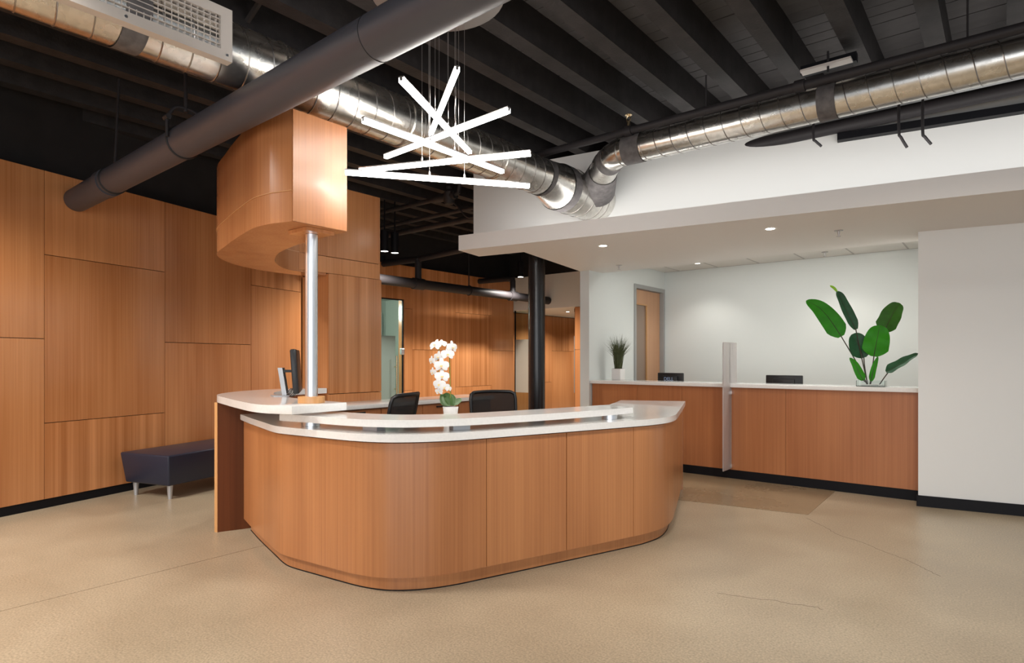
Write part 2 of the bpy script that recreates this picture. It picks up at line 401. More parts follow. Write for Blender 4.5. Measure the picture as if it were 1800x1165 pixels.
# side room behind the glass door
bm = NB(); box(bm, -11.2, -11.1, 5.4, 9.2, 0, 2.75); box(bm, -11.2, XF-.16, 9.1, 9.2, 0, 2.75); box(bm, -11.2, XF-.16, 5.4, 5.5, 0, 2.75); box(bm, -11.2, XF-.16, 5.4, 9.2, 2.7, 2.75)
struct('wall_side_room', bm, 'room_white')
obj('jamb', box(NB(), XF-.165, XF-.018, 7.487, 7.5005, 0, 2.45), 'wood', wall_far)
win = struct('window_1', box(NB(), -11.1, -11.06, 8.25, 8.85, .9, 2.35), 'dark_window')
bm = NB(); box(bm, -11.1, -11.03, 8.85, 8.93, .85, 2.42); box(bm, -11.1, -11.03, 8.2, 8.85, 2.35, 2.42); obj('window_frame', bm, 'white', win)
door = thing('door_1', None, None, (XF, 6.95, 0), kind='structure')
bm = NB(); box(bm, XF-.05, XF-.038, 6.46, 7.47, .01, 2.43); obj('glass_pane', bm, 'glass_tint', door)
bm = NB(); box(bm, XF-.037, XF-.035, 6.46, 7.30, .02, 1.78); obj('frosted_band', bm, 'film', door)
bm = NB(); box(bm, XF-.06, XF-.02, 7.472, 7.485, 0, 2.44); box(bm, XF-.07, XF-.02, 6.43, 7.49, 2.432, 2.45); obj('door_frame', bm, 'base_black', door)
for xx in (XF+.03, XF-.11):
    bm = NB(); tube(bm, [(xx, 7.28, .66), (xx, 7.28, 1.42)], .014, 12); tube(bm, [(xx, 7.28, .82), (XF-.04, 7.28, .82)], .010, 8); tube(bm, [(xx, 7.28, 1.22), (XF-.04, 7.28, 1.22)], .010, 8)
    obj('pull_bar', bm, 'brass' if xx > XF else 'steel', door, 40)
bm = NB(); bevbox(bm, XF-.07, XF-.01, 7.43, 7.50, 1.44, 1.56, .01); obj('lock', bm, 'steel', door)

# corridor beyond the far wall
YC = 10.7
bm = NB(); box(bm, XF-.16, -2.5, YC, YC+.14, 2.45, 3.18); struct('wall_corridor', bm, 'white')
bm = NB(); box(bm, -9.2, -2.5, YC+.02, YC+.14, 3.18, 3.99); struct('wall_corridor', bm, 'black_paint')
bm = NB(); box(bm, -9.4, -6.9, YC+.14, 17.2, 2.45, 2.52); struct('ceiling', bm, 'white')
bm = NB(); box(bm, -9.05, -8.922, YC+.1, 17, 0, 2.45); wc = struct('wall_corridor', bm, 'base_black')
def cp(y, off=0): return Vector((-8.922+off, y))
wall_panels(wc, cp, [(YC+.14, 11.6, [(.08, 1.54, A), (1.54, 2.44, A)]), (11.6, 12.59, [(.08, .79, A), (.79, 2.44, B_)]), (12.59, 13.72, [(.08, 1.57, A), (1.57, 2.44, B_)]),
    (13.72, 14.9, [(.08, 1.57, A), (1.57, 2.44, A)]), (14.9, 17, [(.08, 2.44, A)])])
bm = NB(); box(bm, -9, -6.8, 17, 17.1, 0, 2.45); struct('wall_corridor', bm, 'wood')
bm = NB(); box(bm, -6.98, -4.4, YC+.02, YC+.14, 0, 2.45); box(bm, -6.98, -6.86, YC+.14, 17, 0, 2.45); wj = struct('wall_corridor', bm, 'base_black')
def jp(x, off=0): return Vector((x, YC+.02-off))
wall_panels(wj, jp, [(-6.98, -5.9, [(.08, 1.56, A), (1.56, 2.445, A)]), (-5.9, -4.5, [(.08, 2.445, A)])])
gp = thing('window_2', None, None, (-8.3, YC, 0), kind='structure')
bm = NB(); box(bm, -8.59, -8.0, YC+.04, YC+.052, .01, 2.44); obj('glass_pane', bm, 'glass_tint', gp)
bm = NB(); box(bm, -8.585, -8.02, YC+.036, YC+.038, .62, 1.80); obj('frosted_band', bm, 'film_warm', gp)
bm = NB(); box(bm, -8.61, -8.59, YC+.03, YC+.06, 0, 2.45); obj('edge_channel', bm, 'base_black', gp)
d2 = thing('door_2', None, None, (-7.03, YC+.1, 0), kind='structure')
bm = NB(); box(bm, -7.036, -7.024, YC+.10, YC+1.0, .01, 2.44); obj('glass_pane', bm, 'glass_tint', d2)
bm = NB(); box(bm, -7.042, -7.018, YC+.085, YC+.10, 0, 2.44); box(bm, -7.05, -7.0, YC+.085, YC+.16, 2.35, 2.42); obj('edge_channel', bm, 'base_black', d2)
bm = NB(); tube(bm, [(-7.10, YC+.18, .65), (-7.10, YC+.18, 1.85)], .016, 10); obj('pull_bar', bm, 'grey_frame', d2, 40)

# wood clad pillar the hooked canopy springs from
bm = NB(); box(bm, -5.69, -5.28, 3.62, 4.19, 0, 3.06); pillar = struct('wall_pillar', bm, 'base_black')
def slabp(x0, x1, y0, y1, z0, z1, mt='wood'):
    obj('panel', box(NB(), x0, x1, y0, y1, z0, z1), mt, pillar)
slabp(-5.26, -5.238, 3.575, 4.235, 1.010, 2.206, 'wood_ribbon'); slabp(-5.26, -5.238, 3.575, 4.235, .0, 1.004, 'wood')
slabp(-5.718, -5.261, 3.575, 3.60, 0, 2.206); slabp(-5.27, -5.25, 3.26, 4.225, 2.212, 2.372); slabp(-5.27, -5.25, 3.26, 4.225, 2.378, 3.092)
slabp(-5.718, -5.261, 4.21, 4.235, 0, 3.09); slabp(-5.73, -5.70, 3.575, 4.235, 0, 3.09); slabp(-5.70, -5.275, 3.58, 4.2, 3.065, 3.09)

# white soffit over the service counter, wall above it, office behind
def sf(x): return 4.772+.1624*(x+4.605)
bm = NB(); prism(bm, [(-4.605, 4.772), (4, sf(4)), (4, 7.26), (-4.43, 7.26), (-4.43, 6.91), (-4.12, 5.30), (-4.695, 5.201)], 2.53, 2.69)
struct('trim_1', bm, 'soffit')
bm = NB(); box(bm, -4.45, 4, 7.10, 7.26, 2.69, 3.71); struct('trim_1', bm, 'white')
def uw(x): return 6.0+.162*(x+3.4)
bm = NB(); prism(bm, [(-5.24, uw(-5.24)), (4, uw(4)), (4, uw(4)+.14), (-5.24, uw(-5.24)+.14)], 2.69, 3.705); struct('wall_upper', bm, 'white')
bm = NB(); box(bm, -4.43, .0, 9.2, 9.32, 0, 2.9); struct('wall_back', bm, 'white_wall')
bm = NB(); box(bm, -4.43, -4.29, 6.92, 8.20, 0, 2.9); box(bm, -4.43, -4.29, 9.17, 9.2, 0, 2.9); box(bm, -4.43, -4.29, 8.20, 9.17, 2.45, 2.9); struct('wall_office', bm, 'white_wall')
def rw(x): return 6.749+.171*(x+.637)
bm = NB(); prism(bm, [(-.637, 6.749), (4, rw(4)), (4, 9.3), (-.637, 9.3)], 0, 2.53); struct('wall_right', bm, 'white')
bm = NB(); prism(bm, [(-.645, rw(-.637)-.014), (4, rw(4)-.014), (4, rw(4)+.01), (-.645, rw(-.637)+.01)], 0, .10); prism(bm, [(-.649, 6.735), (-.637, 6.735), (-.637, 6.99), (-.649, 6.99)], 0, .1); struct('baseboard_right', bm, 'base_black')
bm = NB(); box(bm, -4.43, -.6, 7.0, 9.3, 2.80, 2.9); oc = struct('ceiling', bm, 'grid')
xs = [-4.29, -4.02, -3.41, -2.80, -2.19, -1.58, -.97, -.64]
for i in range(len(xs)-1):
    for (y0, y1) in ((7.27, 7.98), (7.98, 9.2)):
        bm = NB(); box(bm, xs[i]+.006, xs[i+1]-.006, y0+.006, y1-.006, 2.752, 2.77); obj('tile', bm, 'tile', oc)
bm = NB()
for x in xs[1:-1]: box(bm, x-.010, x+.010, 7.27, 9.2, 2.75, 2.756)
box(bm, -4.29, -.64, 7.97, 7.99, 2.75, 2.756); box(bm, -4.29, -.64, 9.18, 9.2, 2.75, 2.756); obj('tile_grid', bm, 'grid', oc)
dr = thing('door_3', None, None, (-4.29, 8.68, 0), kind='structure')
bm = NB(); box(bm, -4.32, -4.27, 8.163, 8.215, 0, 2.475); box(bm, -4.32, -4.27, 9.13, 9.18, 0, 2.475); box(bm, -4.32, -4.27, 8.215, 9.13, 2.415, 2.475)
box(bm, -4.41, -4.32, 8.20, 8.215, 0, 2.45); box(bm, -4.41, -4.32, 9.13, 9.17, 0, 2.45); box(bm, -4.41, -4.32, 8.2, 9.17, 2.415, 2.45)
obj('door_frame', bm, 'grey_frame', dr)
bm = NB(); box(bm, -4.38, -4.335, 8.22, 8.30, .01, 2.41); box(bm, -4.38, -4.335, 8.66, 9.125, .01, 2.41); box(bm, -4.38, -4.335, 8.30, 8.66, 2.19, 2.41); box(bm, -4.38, -4.335, 8.30, 8.66, .01, .5); obj('door_leaf', bm, 'wood_door', dr)
bm = NB(); box(bm, -4.36, -4.35, 8.30, 8.66, .5, 2.19); obj('frosted_lite', bm, 'frost_lite', dr)
bm = NB(); box(bm, -4.345, -4.325, 8.285, 8.305, .49, 2.2); box(bm, -4.345, -4.325, 8.655, 8.675, .49, 2.2); box(bm, -4.345, -4.325, 8.3, 8.66, 2.18, 2.2); box(bm, -4.345, -4.325, 8.3, 8.66, .49, .51); obj('lite_frame', bm, 'wood_light', dr)
bm = NB(); tube(bm, [(-4.33, 9.06, 1.0), (-4.27, 9.06, 1.0), (-4.265, 8.94, 1.0)], .011, 10); obj('door_handle', bm, 'steel', dr, 40)

# ================================================================== RECEPTION DESK
desk = thing('reception_desk', 'curved wood reception desk with white stone tops in the middle of the lobby', 'desk', (-3.2, 3.2, 0))
FP = [(-4.70, 2.430), (-4.355, 2.325), (-3.95, 2.213), (-3.74, 2.157), (-3.60, 2.143), (-3.354, 2.168), (-3.158, 2.190), (-2.981, 2.215), (-2.833, 2.262), (-2.722, 2.335), (-2.615, 2.455), (-2.53, 2.61), (-2.462, 2.795),
      (-2.263, 3.37), (-2.07, 3.935), (-2.02, 4.12), (-2.005, 4.32), (-2.045, 4.53), (-2.12, 4.74), (-2.36, 5.38), (-2.62, 6.06)]
F = smooth_line([Vector(p) for p in FP], 6)
i1, i2, i3, iend = 12*6, 13*6, 14*6, len(F)-1
gap = .035
TH = .02
for (a, b) in ((0, i1-gap), (i1+gap, i2-gap), (i2+gap, i3-gap), (i3+gap, iend)):
    bm = NB(); strip(bm, cut(F, a, b), 0, TH, .09, .867); obj('front_panel', bm, 'wood_desk', desk, 30)
bm = NB(); strip(bm, F, .024, .075, .09, .872); obj('carcass', bm, 'wood_dark', desk, 30)
bm = NB(); strip(bm, cut(F, 1, iend), .046, .07, .0, .088); obj('toe_kick', bm, 'wood_desk', desk, 30)
bm = NB(); strip(bm, cut(F, 1, iend), .043, .055, .0, .006); obj('floor_trim', bm, 'base_black', desk, 30)
end = F[-1]
bm = NB(); prism(bm, [(-2.62, 6.06), (-2.61, 6.04), (-3.15, 5.77), (-3.16, 5.79)], 0, .872); obj('end_panel', bm, 'wood_desk', desk)
inner = [(-3.19, 5.78), (-2.98, 5.2), (-2.86, 4.7), (-2.92, 4.2), (-3.04, 3.7), (-3.18, 3.3), (-3.38, 3.02), (-3.7, 2.9), (-4.1, 2.88), (-4.35, 2.88), (-4.6, 2.78), (-4.69, 2.55)]
I = smooth_line([Vector(p) for p in inner], 4)
out_edge = offset(F, -.026)
bm = NB(); prism(bm, [(p.x, p.y) for p in out_edge]+[(p.x, p.y) for p in I], .876, .920, .004); obj('countertop', bm, 'quartz', desk, 30)
# transaction ledge
TF = smooth_line([Vector(p) for p in ((-3.64, 2.118), (-3.373, 2.17), (-3.117, 2.198), (-2.928, 2.245), (-2.735, 2.343), (-2.630, 2.458), (-2.54, 2.611), (-2.462, 2.779), (-2.40, 2.965), (-2.315, 3.22), (-2.20, 3.68), (-2.135, 4.05))], 5)
TB = smooth_line([Vector(p) for p in ((-2.40, 4.24), (-2.53, 3.66), (-2.64, 3.26), (-2.773, 2.867), (-2.89, 2.702), (-3.021, 2.579), (-3.295, 2.49), (-3.6, 2.46))], 5)
bm = NB(); prism(bm, list(TF)+list(TB), .957, 1.0, .004); obj('transaction_ledge', bm, 'quartz', desk, 30)
for (x, y, r) in ((-3.0, 2.37, .2), (-2.625, 2.73, 1.1)):
    t = NB(); box(t, -.055, .055, -.04, .04, 0, .036); bm = NB(); merge(bm, t, Matrix.Translation((x, y, .9205)) @ Matrix.Rotation(r, 4, 'Z')); obj('support_block', bm, 'silver', desk)
for (x, y) in ((-3.53, 2.28), (-2.245, 3.90)):
    bm = NB(); lathe(bm, [(.056, 0), (.056, .036)], (x, y, .9205), 28); obj('support_sleeve', bm, 'steel', desk, 40)
# raised hooked counter at the open end of the desk
HO = [(-3.375, 2.045), (-3.53, 2.0), (-3.73, 1.996), (-4.04, 2.063), (-4.44, 2.168), (-4.93, 2.325), (-5.27, 2.62), (-5.44, 2.956), (-5.48, 3.25), (-5.48, 3.565)]
HI = [(-5.252, 3.565), (-5.245, 3.26), (-5.18, 3.08), (-5.05, 2.93), (-4.8, 2.74), (-4.4, 2.57), (-3.9, 2.47), (-3.39, 2.452)]
HOs = [Vector(HO[0])]+smooth_line([Vector(p) for p in HO[1:]], 5); HIs = smooth_line([Vector(p) for p in HI], 5)
bm = NB(); prism(bm, HOs+HIs, 1.016, 1.068, .004); obj('raised_counter', bm, 'quartz', desk, 30)
bm = NB(); obox(bm, (-4.80, 2.27), (-4.63, 2.72), 0, .036, 0, 1.015); obj('support_panel', bm, 'wood_dark', desk)
bm = NB(); obox(bm, (-4.83, 2.262), (-4.80, 2.27), -.003, .002, 0, 1.015); obj('panel_edge', bm, 'wood_light', desk)  # front edge in paler wood, its lit look put into the colour
bm = NB(); strip(bm, cut(HOs, 33, len(HOs)-1), .10, .12, 0, 1.015); obj('back_skirt', bm, 'wood_desk', desk, 30)

# steel post between the raised counter and the canopy
post = thing('support_post', 'brushed steel post standing on the raised white counter under the wood canopy', 'post', (-3.53, 2.28, 1.068))
bm = NB(); lathe(bm, [(.0, 0), (.040, 0), (.040, 1.095), (0, 1.095)], (-3.53, 2.28, 1.070), 40); obj('pole', bm, 'steel', post, 40)
bm = NB(); lathe(bm, [(.040, 0), (.083, 0), (.085, .002), (.085, .041), (.083, .043), (.041, .043)], (-3.53, 2.28, 1.0685), 40); obj('base_ring', bm, 'wood_light', post, 40)
bm = NB(); box(bm, -3.633, -3.427, 2.177, 2.383, 2.166, 2.189); obj('top_plate', bm, 'wood', post)
# hooked wood canopy
can = thing('wood_canopy', 'hooked wood veneer canopy hanging over the raised counter', 'canopy', (-4.4, 2.6, 2.19))
TOP = 2.872
HI2 = [(-5.272, 3.57), (-5.272, 3.40), (-5.250, 3.258), (-5.20, 3.10), (-5.05, 2.93), (-4.8, 2.75), (-4.4, 2.57), (-3.9, 2.47), (-3.375, 2.44)]
HIc = smooth_line([Vector(p) for p in HI2], 5)
HOc = HOs[:-1]+[Vector((-5.48, 3.57))]
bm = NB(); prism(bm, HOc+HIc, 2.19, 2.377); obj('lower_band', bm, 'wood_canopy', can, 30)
bm = NB(); prism(bm, offset(HOc, .004)+HIc, 2.377, 2.381); obj('seam', bm, 'wood_light', can)
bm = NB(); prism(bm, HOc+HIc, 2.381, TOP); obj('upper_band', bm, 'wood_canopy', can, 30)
obj('end_panel', box(NB(), -3.375, -3.366, 2.048, 2.438, 2.192, TOP), 'wood_desk', can)

# back counter inside the desk
bc = thing('back_counter', 'low wood storage counter with white top behind the office chairs', 'cabinet', (-5.0, 4.4, 0))
bm = NB(); prism(bm, [(-5.235, 3.3), (-4.765, 3.3), (-4.765, 5.55), (-5.235, 5.55)], .88, .92, .004); obj('countertop', bm, 'quartz', bc, 30)
bm = NB(); box(bm, -5.22, -4.82, 3.32, 5.53, .08, .88); obj('body', bm, 'wood_counter', bc)
bm = NB(); box(bm, -5.2, -4.86, 3.34, 5.5, 0, .08); obj('plinth', bm, 'base_black', bc)
for i in range(4):
    y0 = 3.33+i*.55
    dw = obj('drawer', box(NB(), -4.82, -4.80, y0+.004, y0+.544, .70, .868), 'wood_counter', bc)
    obj('handle', box(NB(), -4.80, -4.785, y0+.2, y0+.35, .835, .85), 'black_plastic', dw)
    obj('door', box(NB(), -4.82, -4.80, y0+.004, y0+.544, .09, .694), 'wood_counter', bc)

# ================================================================== SERVICE COUNTER
sc = thing('service_counter', 'long straight wood service counter with white top under the white soffit', 'counter', (-2.4, 7.1, 0))
bm = NB(); prism(bm, [(-4.285, 6.935), (-.645, 6.935), (-.645, 7.42), (-4.285, 7.42)], 1.036, 1.078, .004); obj('countertop', bm, 'quartz', sc, 30)
xs2 = [-4.28, -3.62, -3.03, -2.445, -1.853, -.645]
for a, b in zip(xs2, xs2[1:]):
    bm = NB(); box(bm, a+.0015, b-.0015, 6.98, 7.0, .10, 1.034); obj('front_panel', bm, 'wood_counter', sc)
bm = NB(); box(bm, -4.28, -.645, 7.002, 7.05, .0, 1.034); obj('carcass', bm, 'wood_dark', sc)
bm = NB(); box(bm, -4.28, -.65, 6.976, 7.002, 0, .098); obj('toe_kick', bm, 'base_black', sc)
bm = NB(); prism(bm, [(-4.285, 7.45), (-.645, 7.45), (-.645, 8.1), (-4.285, 8.1)], .71, .75, .003); obj('work_surface', bm, 'quartz', sc, 30)
for x in (-4.27, -2.45, -.68): obj('divider', box(NB(), x, x+.03, 7.055, 8.05, 0, .709), 'wood_counter', sc)
pt = thing('acrylic_partition', 'frosted acrylic divider panel standing across the service counter', 'partition', (-2.44, 6.95, .11))
bm = NB(); prism(bm, [(-2.445, 6.72), (-2.433, 6.72), (-2.433, 6.932), (-2.445, 6.932)], .115, 1.545)
box(bm, -2.445, -2.433, 6.932, 6.975, .115, 1.03); box(bm, -2.445, -2.433, 6.932, 7.14, 1.081, 1.545); obj('pane', bm, 'frost', pt)
for z in (.15, .98):
    bm = NB(); box(bm, -2.46, -2.418, 6.935, 6.979, z-.02, z+.02); obj('clip', bm, 'chrome', pt)

def text_mesh(name, s, size, mat, parent, mtx):
    cu = bpy.data.curves.new('txt', 'FONT'); cu.body = s; cu.size = size; cu.extrude = .0008; cu.align_x = 'CENTER'
    to = bpy.data.objects.new('txt', cu); COL.objects.link(to)
    bpy.context.view_layer.update(); dg = bpy.context.evaluated_depsgraph_get()
    me = bpy.data.meshes.new_from_object(to.evaluated_get(dg)); bpy.data.objects.remove(to, do_unlink=True)
    o = link(name, me, M[mat], parent); me.transform(Matrix.Translation(-org(parent)) @ mtx); ORG[o.name] = org(parent); return o
def counter_monitor(cx, cy, wd, zt, label, logo=False):
    m = thing('computer_monitor', label, 'monitor', (cx, cy, .75), group=None)
    bm = NB(); bevbox(bm, cx-wd/2, cx+wd/2, cy, cy+.035, zt-.30, zt, .008); obj('screen_housing', bm, 'black_plastic', m, 40)
    bm = NB(); bevbox(bm, cx-wd*.30, cx+wd*.30, cy-.025, cy+.0, zt-.25, zt-.04, .012); obj('back_cover', bm, 'black_plastic', m, 40)
    bm = NB(); box(bm, cx-.03, cx+.03, cy-.045, cy-.026, .765, zt-.1); obj('stand_neck', bm, 'black_plastic', m)
    bm = NB(); bevbox(bm, cx-.11, cx+.11, cy-.10, cy+.09, .7505, .765, .005); obj('stand_base', bm, 'black_plastic', m, 40)
    if logo:
        o = text_mesh('logo', 'DELL', .062, 'logo', m, Matrix.Translation((cx-.01, cy-.027, zt-.100)) @ Matrix.Rotation(PI/2, 4, 'X'))
    return m
counter_monitor(-3.47, 7.62, .36, 1.175, 'black monitor with a blue logo behind the service counter by the door', True)
counter_monitor(-2.045, 7.62, .41, 1.166, 'plain black monitor behind the service counter between divider and tall plant')

# monitor on the raised counter, seen from its edge
mt = thing('computer_monitor', 'black monitor on a silver stand on the raised counter beside the steel post', 'monitor', (-4.32, 2.60, 1.068))
c0 = Vector((-4.46, 2.57))
bm = NB(); prism(bm, [(-4.46, 2.52), (-4.36, 2.49), (-4.26, 2.56), (-4.30, 2.64), (-4.41, 2.63)], 1.0685, 1.076); obj('stand_base', bm, 'silver', mt)
def slant(bm, p, q, hw, hd, n):   # upright bar from p to q
    p, q = Vector(p), Vector(q); n = Vector((n[0], n[1], 0)).normalized(); s = Vector((-n.y, n.x, 0))
    vs = [bm.verts.new(c+s*a*hw+n*b*hd) for c in (p, q) for a, b in ((-1, -1), (1, -1), (1, 1), (-1, 1))]
    for f in ((0, 3, 2, 1), (4, 5, 6, 7), (0, 1, 5, 4), (1, 2, 6, 5), (2, 3, 7, 6), (3, 0, 4, 7)): bm.faces.new([vs[i] for i in f])
fn = Vector((.78, .62))   # the way the screen faces
bm = NB(); slant(bm, (-4.345, 2.58, 1.076), (-4.372, 2.558, 1.287), .024, .018, fn); obj('stand_column', bm, 'silver', mt)
bm = NB(); slant(bm, (-4.315, 2.604, 1.252), (-4.315, 2.604, 1.272), .02, .05, fn); obj('arm', bm, 'black_plastic', mt)
bm = NB()
t = NB(); bevbox(t, -.022, .022, -.27, .27, 0, .33, .012)
ang = math.atan2(.92, .39)
merge(bm, t, Matrix.Translation((-4.245, 2.625, 1.098)) @ Matrix.Rotation(math.radians(55.5), 4, 'Z') @ Matrix.Rotation(math.radians(-4), 4, 'Y')); obj('screen_housing', bm, 'black_plastic', mt, 40)
bm = NB()
for dx in (0, .03, .05):
    tube(bm, smooth_line([(-4.27+dx*.5, 2.58, 1.13), (-4.32+dx, 2.58, 1.095), (-4.33+dx, 2.56, 1.074), (-4.28+dx, 2.58, 1.073), (-4.25+dx, 2.60, 1.12)], 5), .003, 6)
obj('cable', bm, 'black_plastic', mt)

# ================================================================== OFFICE CHAIRS
def office_chair(loc, face, label, tilt=12, ztop=1.05):
    ch = thing('office_chair', label, 'chair', (loc[0], loc[1], 0))
    n = Vector((face[0], face[1], 0)).normalized(); s = Vector((n.y, -n.x, 0)); b0 = Vector((loc[0], loc[1], 0)); up = Vector((0, 0, 1))
    def W(f, r, z): return b0+n*f+s*r+up*z
    # back: frame tube and mesh panel
    zb = .56; H = ztop-zb; k = math.tan(math.radians(tilt))
    def back(u, v):   # u -1..1 across, v 0..1 up
        hw = .20+.035*math.sin(v*PI*.62); return W(-.24-k*v*H*.8+.035*(1-u*u)*-1+.03*u*u, u*hw, zb+v*H)
    prof = [(-1, v/8) for v in range(8)]+[(-.97, .965), (-.86, .995)]+[(u/5, 1.0+.012*(1-(u/5)**2)) for u in range(-4, 5)]+[(.86, .995), (.97, .965)]+[(1, v/8) for v in range(7, -1, -1)]
    bm = NB(); tube(bm, [back(*p) for p in prof]+[back(-1, 0)], .016, 8); obj('back_frame', bm, 'black_plastic', ch, 50)
    bm = NB(); G = [[bm.verts.new(back(u/6*.98, v/6*.985)) for u in range(-6, 7)] for v in range(7)]
    for v in range(6):
        for u in range(12): bm.faces.new((G[v][u], G[v][u+1], G[v+1][u+1], G[v+1][u]))
    g = bmesh.ops.extrude_face_region(bm, geom=list(bm.faces)); bmesh.ops.translate(bm, verts=[e for e in g['geom'] if isinstance(e, bmesh.types.BMVert)], vec=-n*.008)
    obj('back_mesh', bm, 'chair_mesh', ch, 50)
    t = NB(); bevbox(t, -.24, .24, -.25, .25, -.04, .04, .03, 3)
    ang = math.atan2(n.y, n.x); bm = NB(); merge(bm, t, Matrix.Translation(W(0, 0, .48)) @ Matrix.Rotation(ang, 4, 'Z')); obj('seat', bm, 'fabric_black', ch, 50)
    bm = NB(); tube(bm, [W(-.12, 0, .42), W(-.27, 0, .44), W(-.29, 0, .60)], .022, 8); obj('back_bracket', bm, 'black_plastic', ch, 50)
    for sg in (-1, 1):
        bm = NB(); tube(bm, smooth_line([W(-.05, sg*.25, .43), W(-.05, sg*.30, .46), W(-.05, sg*.30, .64)], 3), .016, 8)
        t = NB(); bevbox(t, -.12, .12, -.035, .035, -.012, .012, .01); merge(bm, t, Matrix.Translation(W(0, sg*.30, .652)) @ Matrix.Rotation(ang, 4, 'Z')); obj('armrest', bm, 'black_plastic', ch, 50)
    bm = NB(); lathe(bm, [(.028, .09), (.028, .26), (.018, .26), (.018, .44)], (loc[0], loc[1], 0), 16); obj('gas_lift', bm, 'black_plastic', ch, 40)
    bm = NB()
    for i in range(5):
        a = ang+.3+i*2*PI/5; e = b0+Vector((math.cos(a)*.30, math.sin(a)*.30, .075)); tube(bm, [b0+Vector((0, 0, .11)), e], [.026, .016], 8)
    obj('star_base', bm, 'black_plastic', ch, 40)
    for i in range(5):
        a = ang+.3+i*2*PI/5; e = b0+Vector((math.cos(a)*.30, math.sin(a)*.30, .0)); q = Vector((-math.sin(a), math.cos(a), 0))
        bm = NB(); tube(bm, [e+q*-.02+up*.03, e+q*.02+up*.03], .03, 12); tube(bm, [e+up*.04, e+up*.075], .008, 6); obj('caster', bm, 'black_plastic', ch, 40)
    return ch
office_chair((-4.16, 3.27), (-.93, -.37), 'black mesh office chair turned side-on near the wood pillar', 14, 1.06)
office_chair((-3.62, 4.36), (.90, -.44), 'black mesh office chair with its wide back seen behind the orchid', 8, 1.035)

# ================================================================== BENCH
bn = thing('bench', 'navy blue upholstered bench on silver legs along the panelled wall', 'bench', (-6.7, 3.1, 0))
BD = Vector((-.296, .955)).normalized(); BN = Vector((BD.y, -BD.x)); B0 = Vector((-6.19, 2.46)); Lb, Wb = 1.85, .67
def bpt(l, w_, z): p = B0+BD*l-BN*w_; return Vector((p.x, p.y, z))
bm = NB()
sec = []
for (l0, ins) in ((0, .0), (Lb, .0)):
    pass
def bring(z, ins): return [bm.verts.new(bpt(ins, ins, z)), bm.verts.new(bpt(Lb-ins, ins, z)), bm.verts.new(bpt(Lb-ins, Wb-ins, z)), bm.verts.new(bpt(ins, Wb-ins, z))]
r0, r1 = bring(.135, .035), bring(.435, 0)
bm.faces.new(r0[::-1]); bm.faces.new(r1)
for k in range(4): bm.faces.new((r0[k], r0[(k+1) % 4], r1[(k+1) % 4], r1[k]))
bmesh.ops.bevel(bm, geom=list(bm.edges), offset=.018, segments=3, affect='EDGES', profile=.5)
obj('cushion', bm, 'navy', bn, 40)
for l in (.10, Lb-.10):
    for w_ in (.10, Wb-.10):
        p = bpt(l, w_, 0); bm = NB(); lathe(bm, [(.018, 0), (.018, .006), (.029, .14)], p, 18); obj('leg', bm, 'silver', bn, 40)
l = bpy.data.lights.new('side_room_fill', 'POINT'); l.energy = 110; l.shadow_soft_size = .15; l.color = (.93, 1, .95)  # added point light to brighten the side room, no fixture known
o = bpy.data.objects.new('side_room_fill', l); COL.objects.link(o); o.location = (-9.6, 6.6, 2.3)
# ================================================================== STEEL COLUMN
bm = NB(); lathe(bm, [(.112, 0), (.112, 3.71)], (-4.87, 6.54, 0), 40)
tag(obj('steel_column', bm, 'column_black', None, 40, base=(-4.87, 6.54, 0)), 'round black steel column standing at the corner of the white soffit', 'column', kind='thing')

# ================================================================== DUCTS
XD, ZD, RD = -3.61, 3.17, .18
md = thing('main_duct', 'large galvanized spiral duct running under the joists above the desk', 'duct', (XD, 3.0, ZD))
YW = 4.98
bm = NB(); tube(bm, [(XD, -3, ZD), (XD, YW, ZD)], RD, 40); obj('duct_body', bm, 'galv', md, 40)
bm = NB(); helix(bm, (XD, -3, ZD), (XD, YW, ZD), RD+.001, .155, .0045); obj('spiral_seam', bm, 'galv_seam', md, 60)
RF = .235; ZF = ZD-.035
bm = NB(); tube(bm, [(XD, YW-.02, ZD), (XD, YW+.24, ZF)], [RD+.004, RF], 40, False); obj('reducer', bm, 'galv', md, 40)
bm = NB(); tube(bm, [(XD, YW+.24, ZF), (XD, 6.0, ZF)], RF, 40, False); obj('wye_body', bm, 'galv', md, 40)
bm = NB()
for y in (YW+.46, YW+.62, YW+.80, YW+.9): ring(bm, (XD, y, ZF), (0, 1, 0), RF, .005, 40, 6)
obj('seam_ring', bm, 'galv_seam', md, 60); md.children[-1]['kind'] = 'stuff'
for (y0, y1, r, z) in ((YW-.09, YW+.03, RD+.005, ZD), (YW+.22, YW+.34, RF+.004, ZF)):
    bm = NB(); tube(bm, [(XD, y0, z), (XD, y1, z)], r, 40, False); obj('mastic_band', bm, 'mastic', md, 40)
bm = NB(); tube(bm, [(XD, 1.17, ZD), (XD, 1.29, ZD)], RD+.006, 40, False); obj('mastic_band', bm, 'mastic', md, 40)
for y in (2.06, 3.1, 4.2): obj('coupling_ring', ring(NB(), (XD, y, ZD), (0, 1, 0), RD+.004, .007, 40, 6), 'galv', md, 60)
reg = thing  # air register on the duct
bm = NB(); xr = XD+RD+.012
z0, z1, y0, y1 = 3.035, 3.33, .86, 1.70
box(bm, xr-.06, xr, y0, y1, z0, z0+.055); box(bm, xr-.06, xr, y0, y1, z1-.055, z1); box(bm, xr-.06, xr, y0, y0+.055, z0+.055, z1-.055); box(bm, xr-.06, xr, y1-.065, y1, z0+.055, z1-.055)
rg = obj('register', bm, 'register', md)
bm = NB(); box(bm, xr-.06, xr-.045, y0+.05, y1-.06, z0+.05, z1-.05); obj('register_backing', bm, 'base_black', rg)
bm = NB()
for i in range(1, 7): box(bm, xr-.03, xr-.006, y0+.05, y1-.06, z0+.05+i*.028, z0+.055+i*.028)
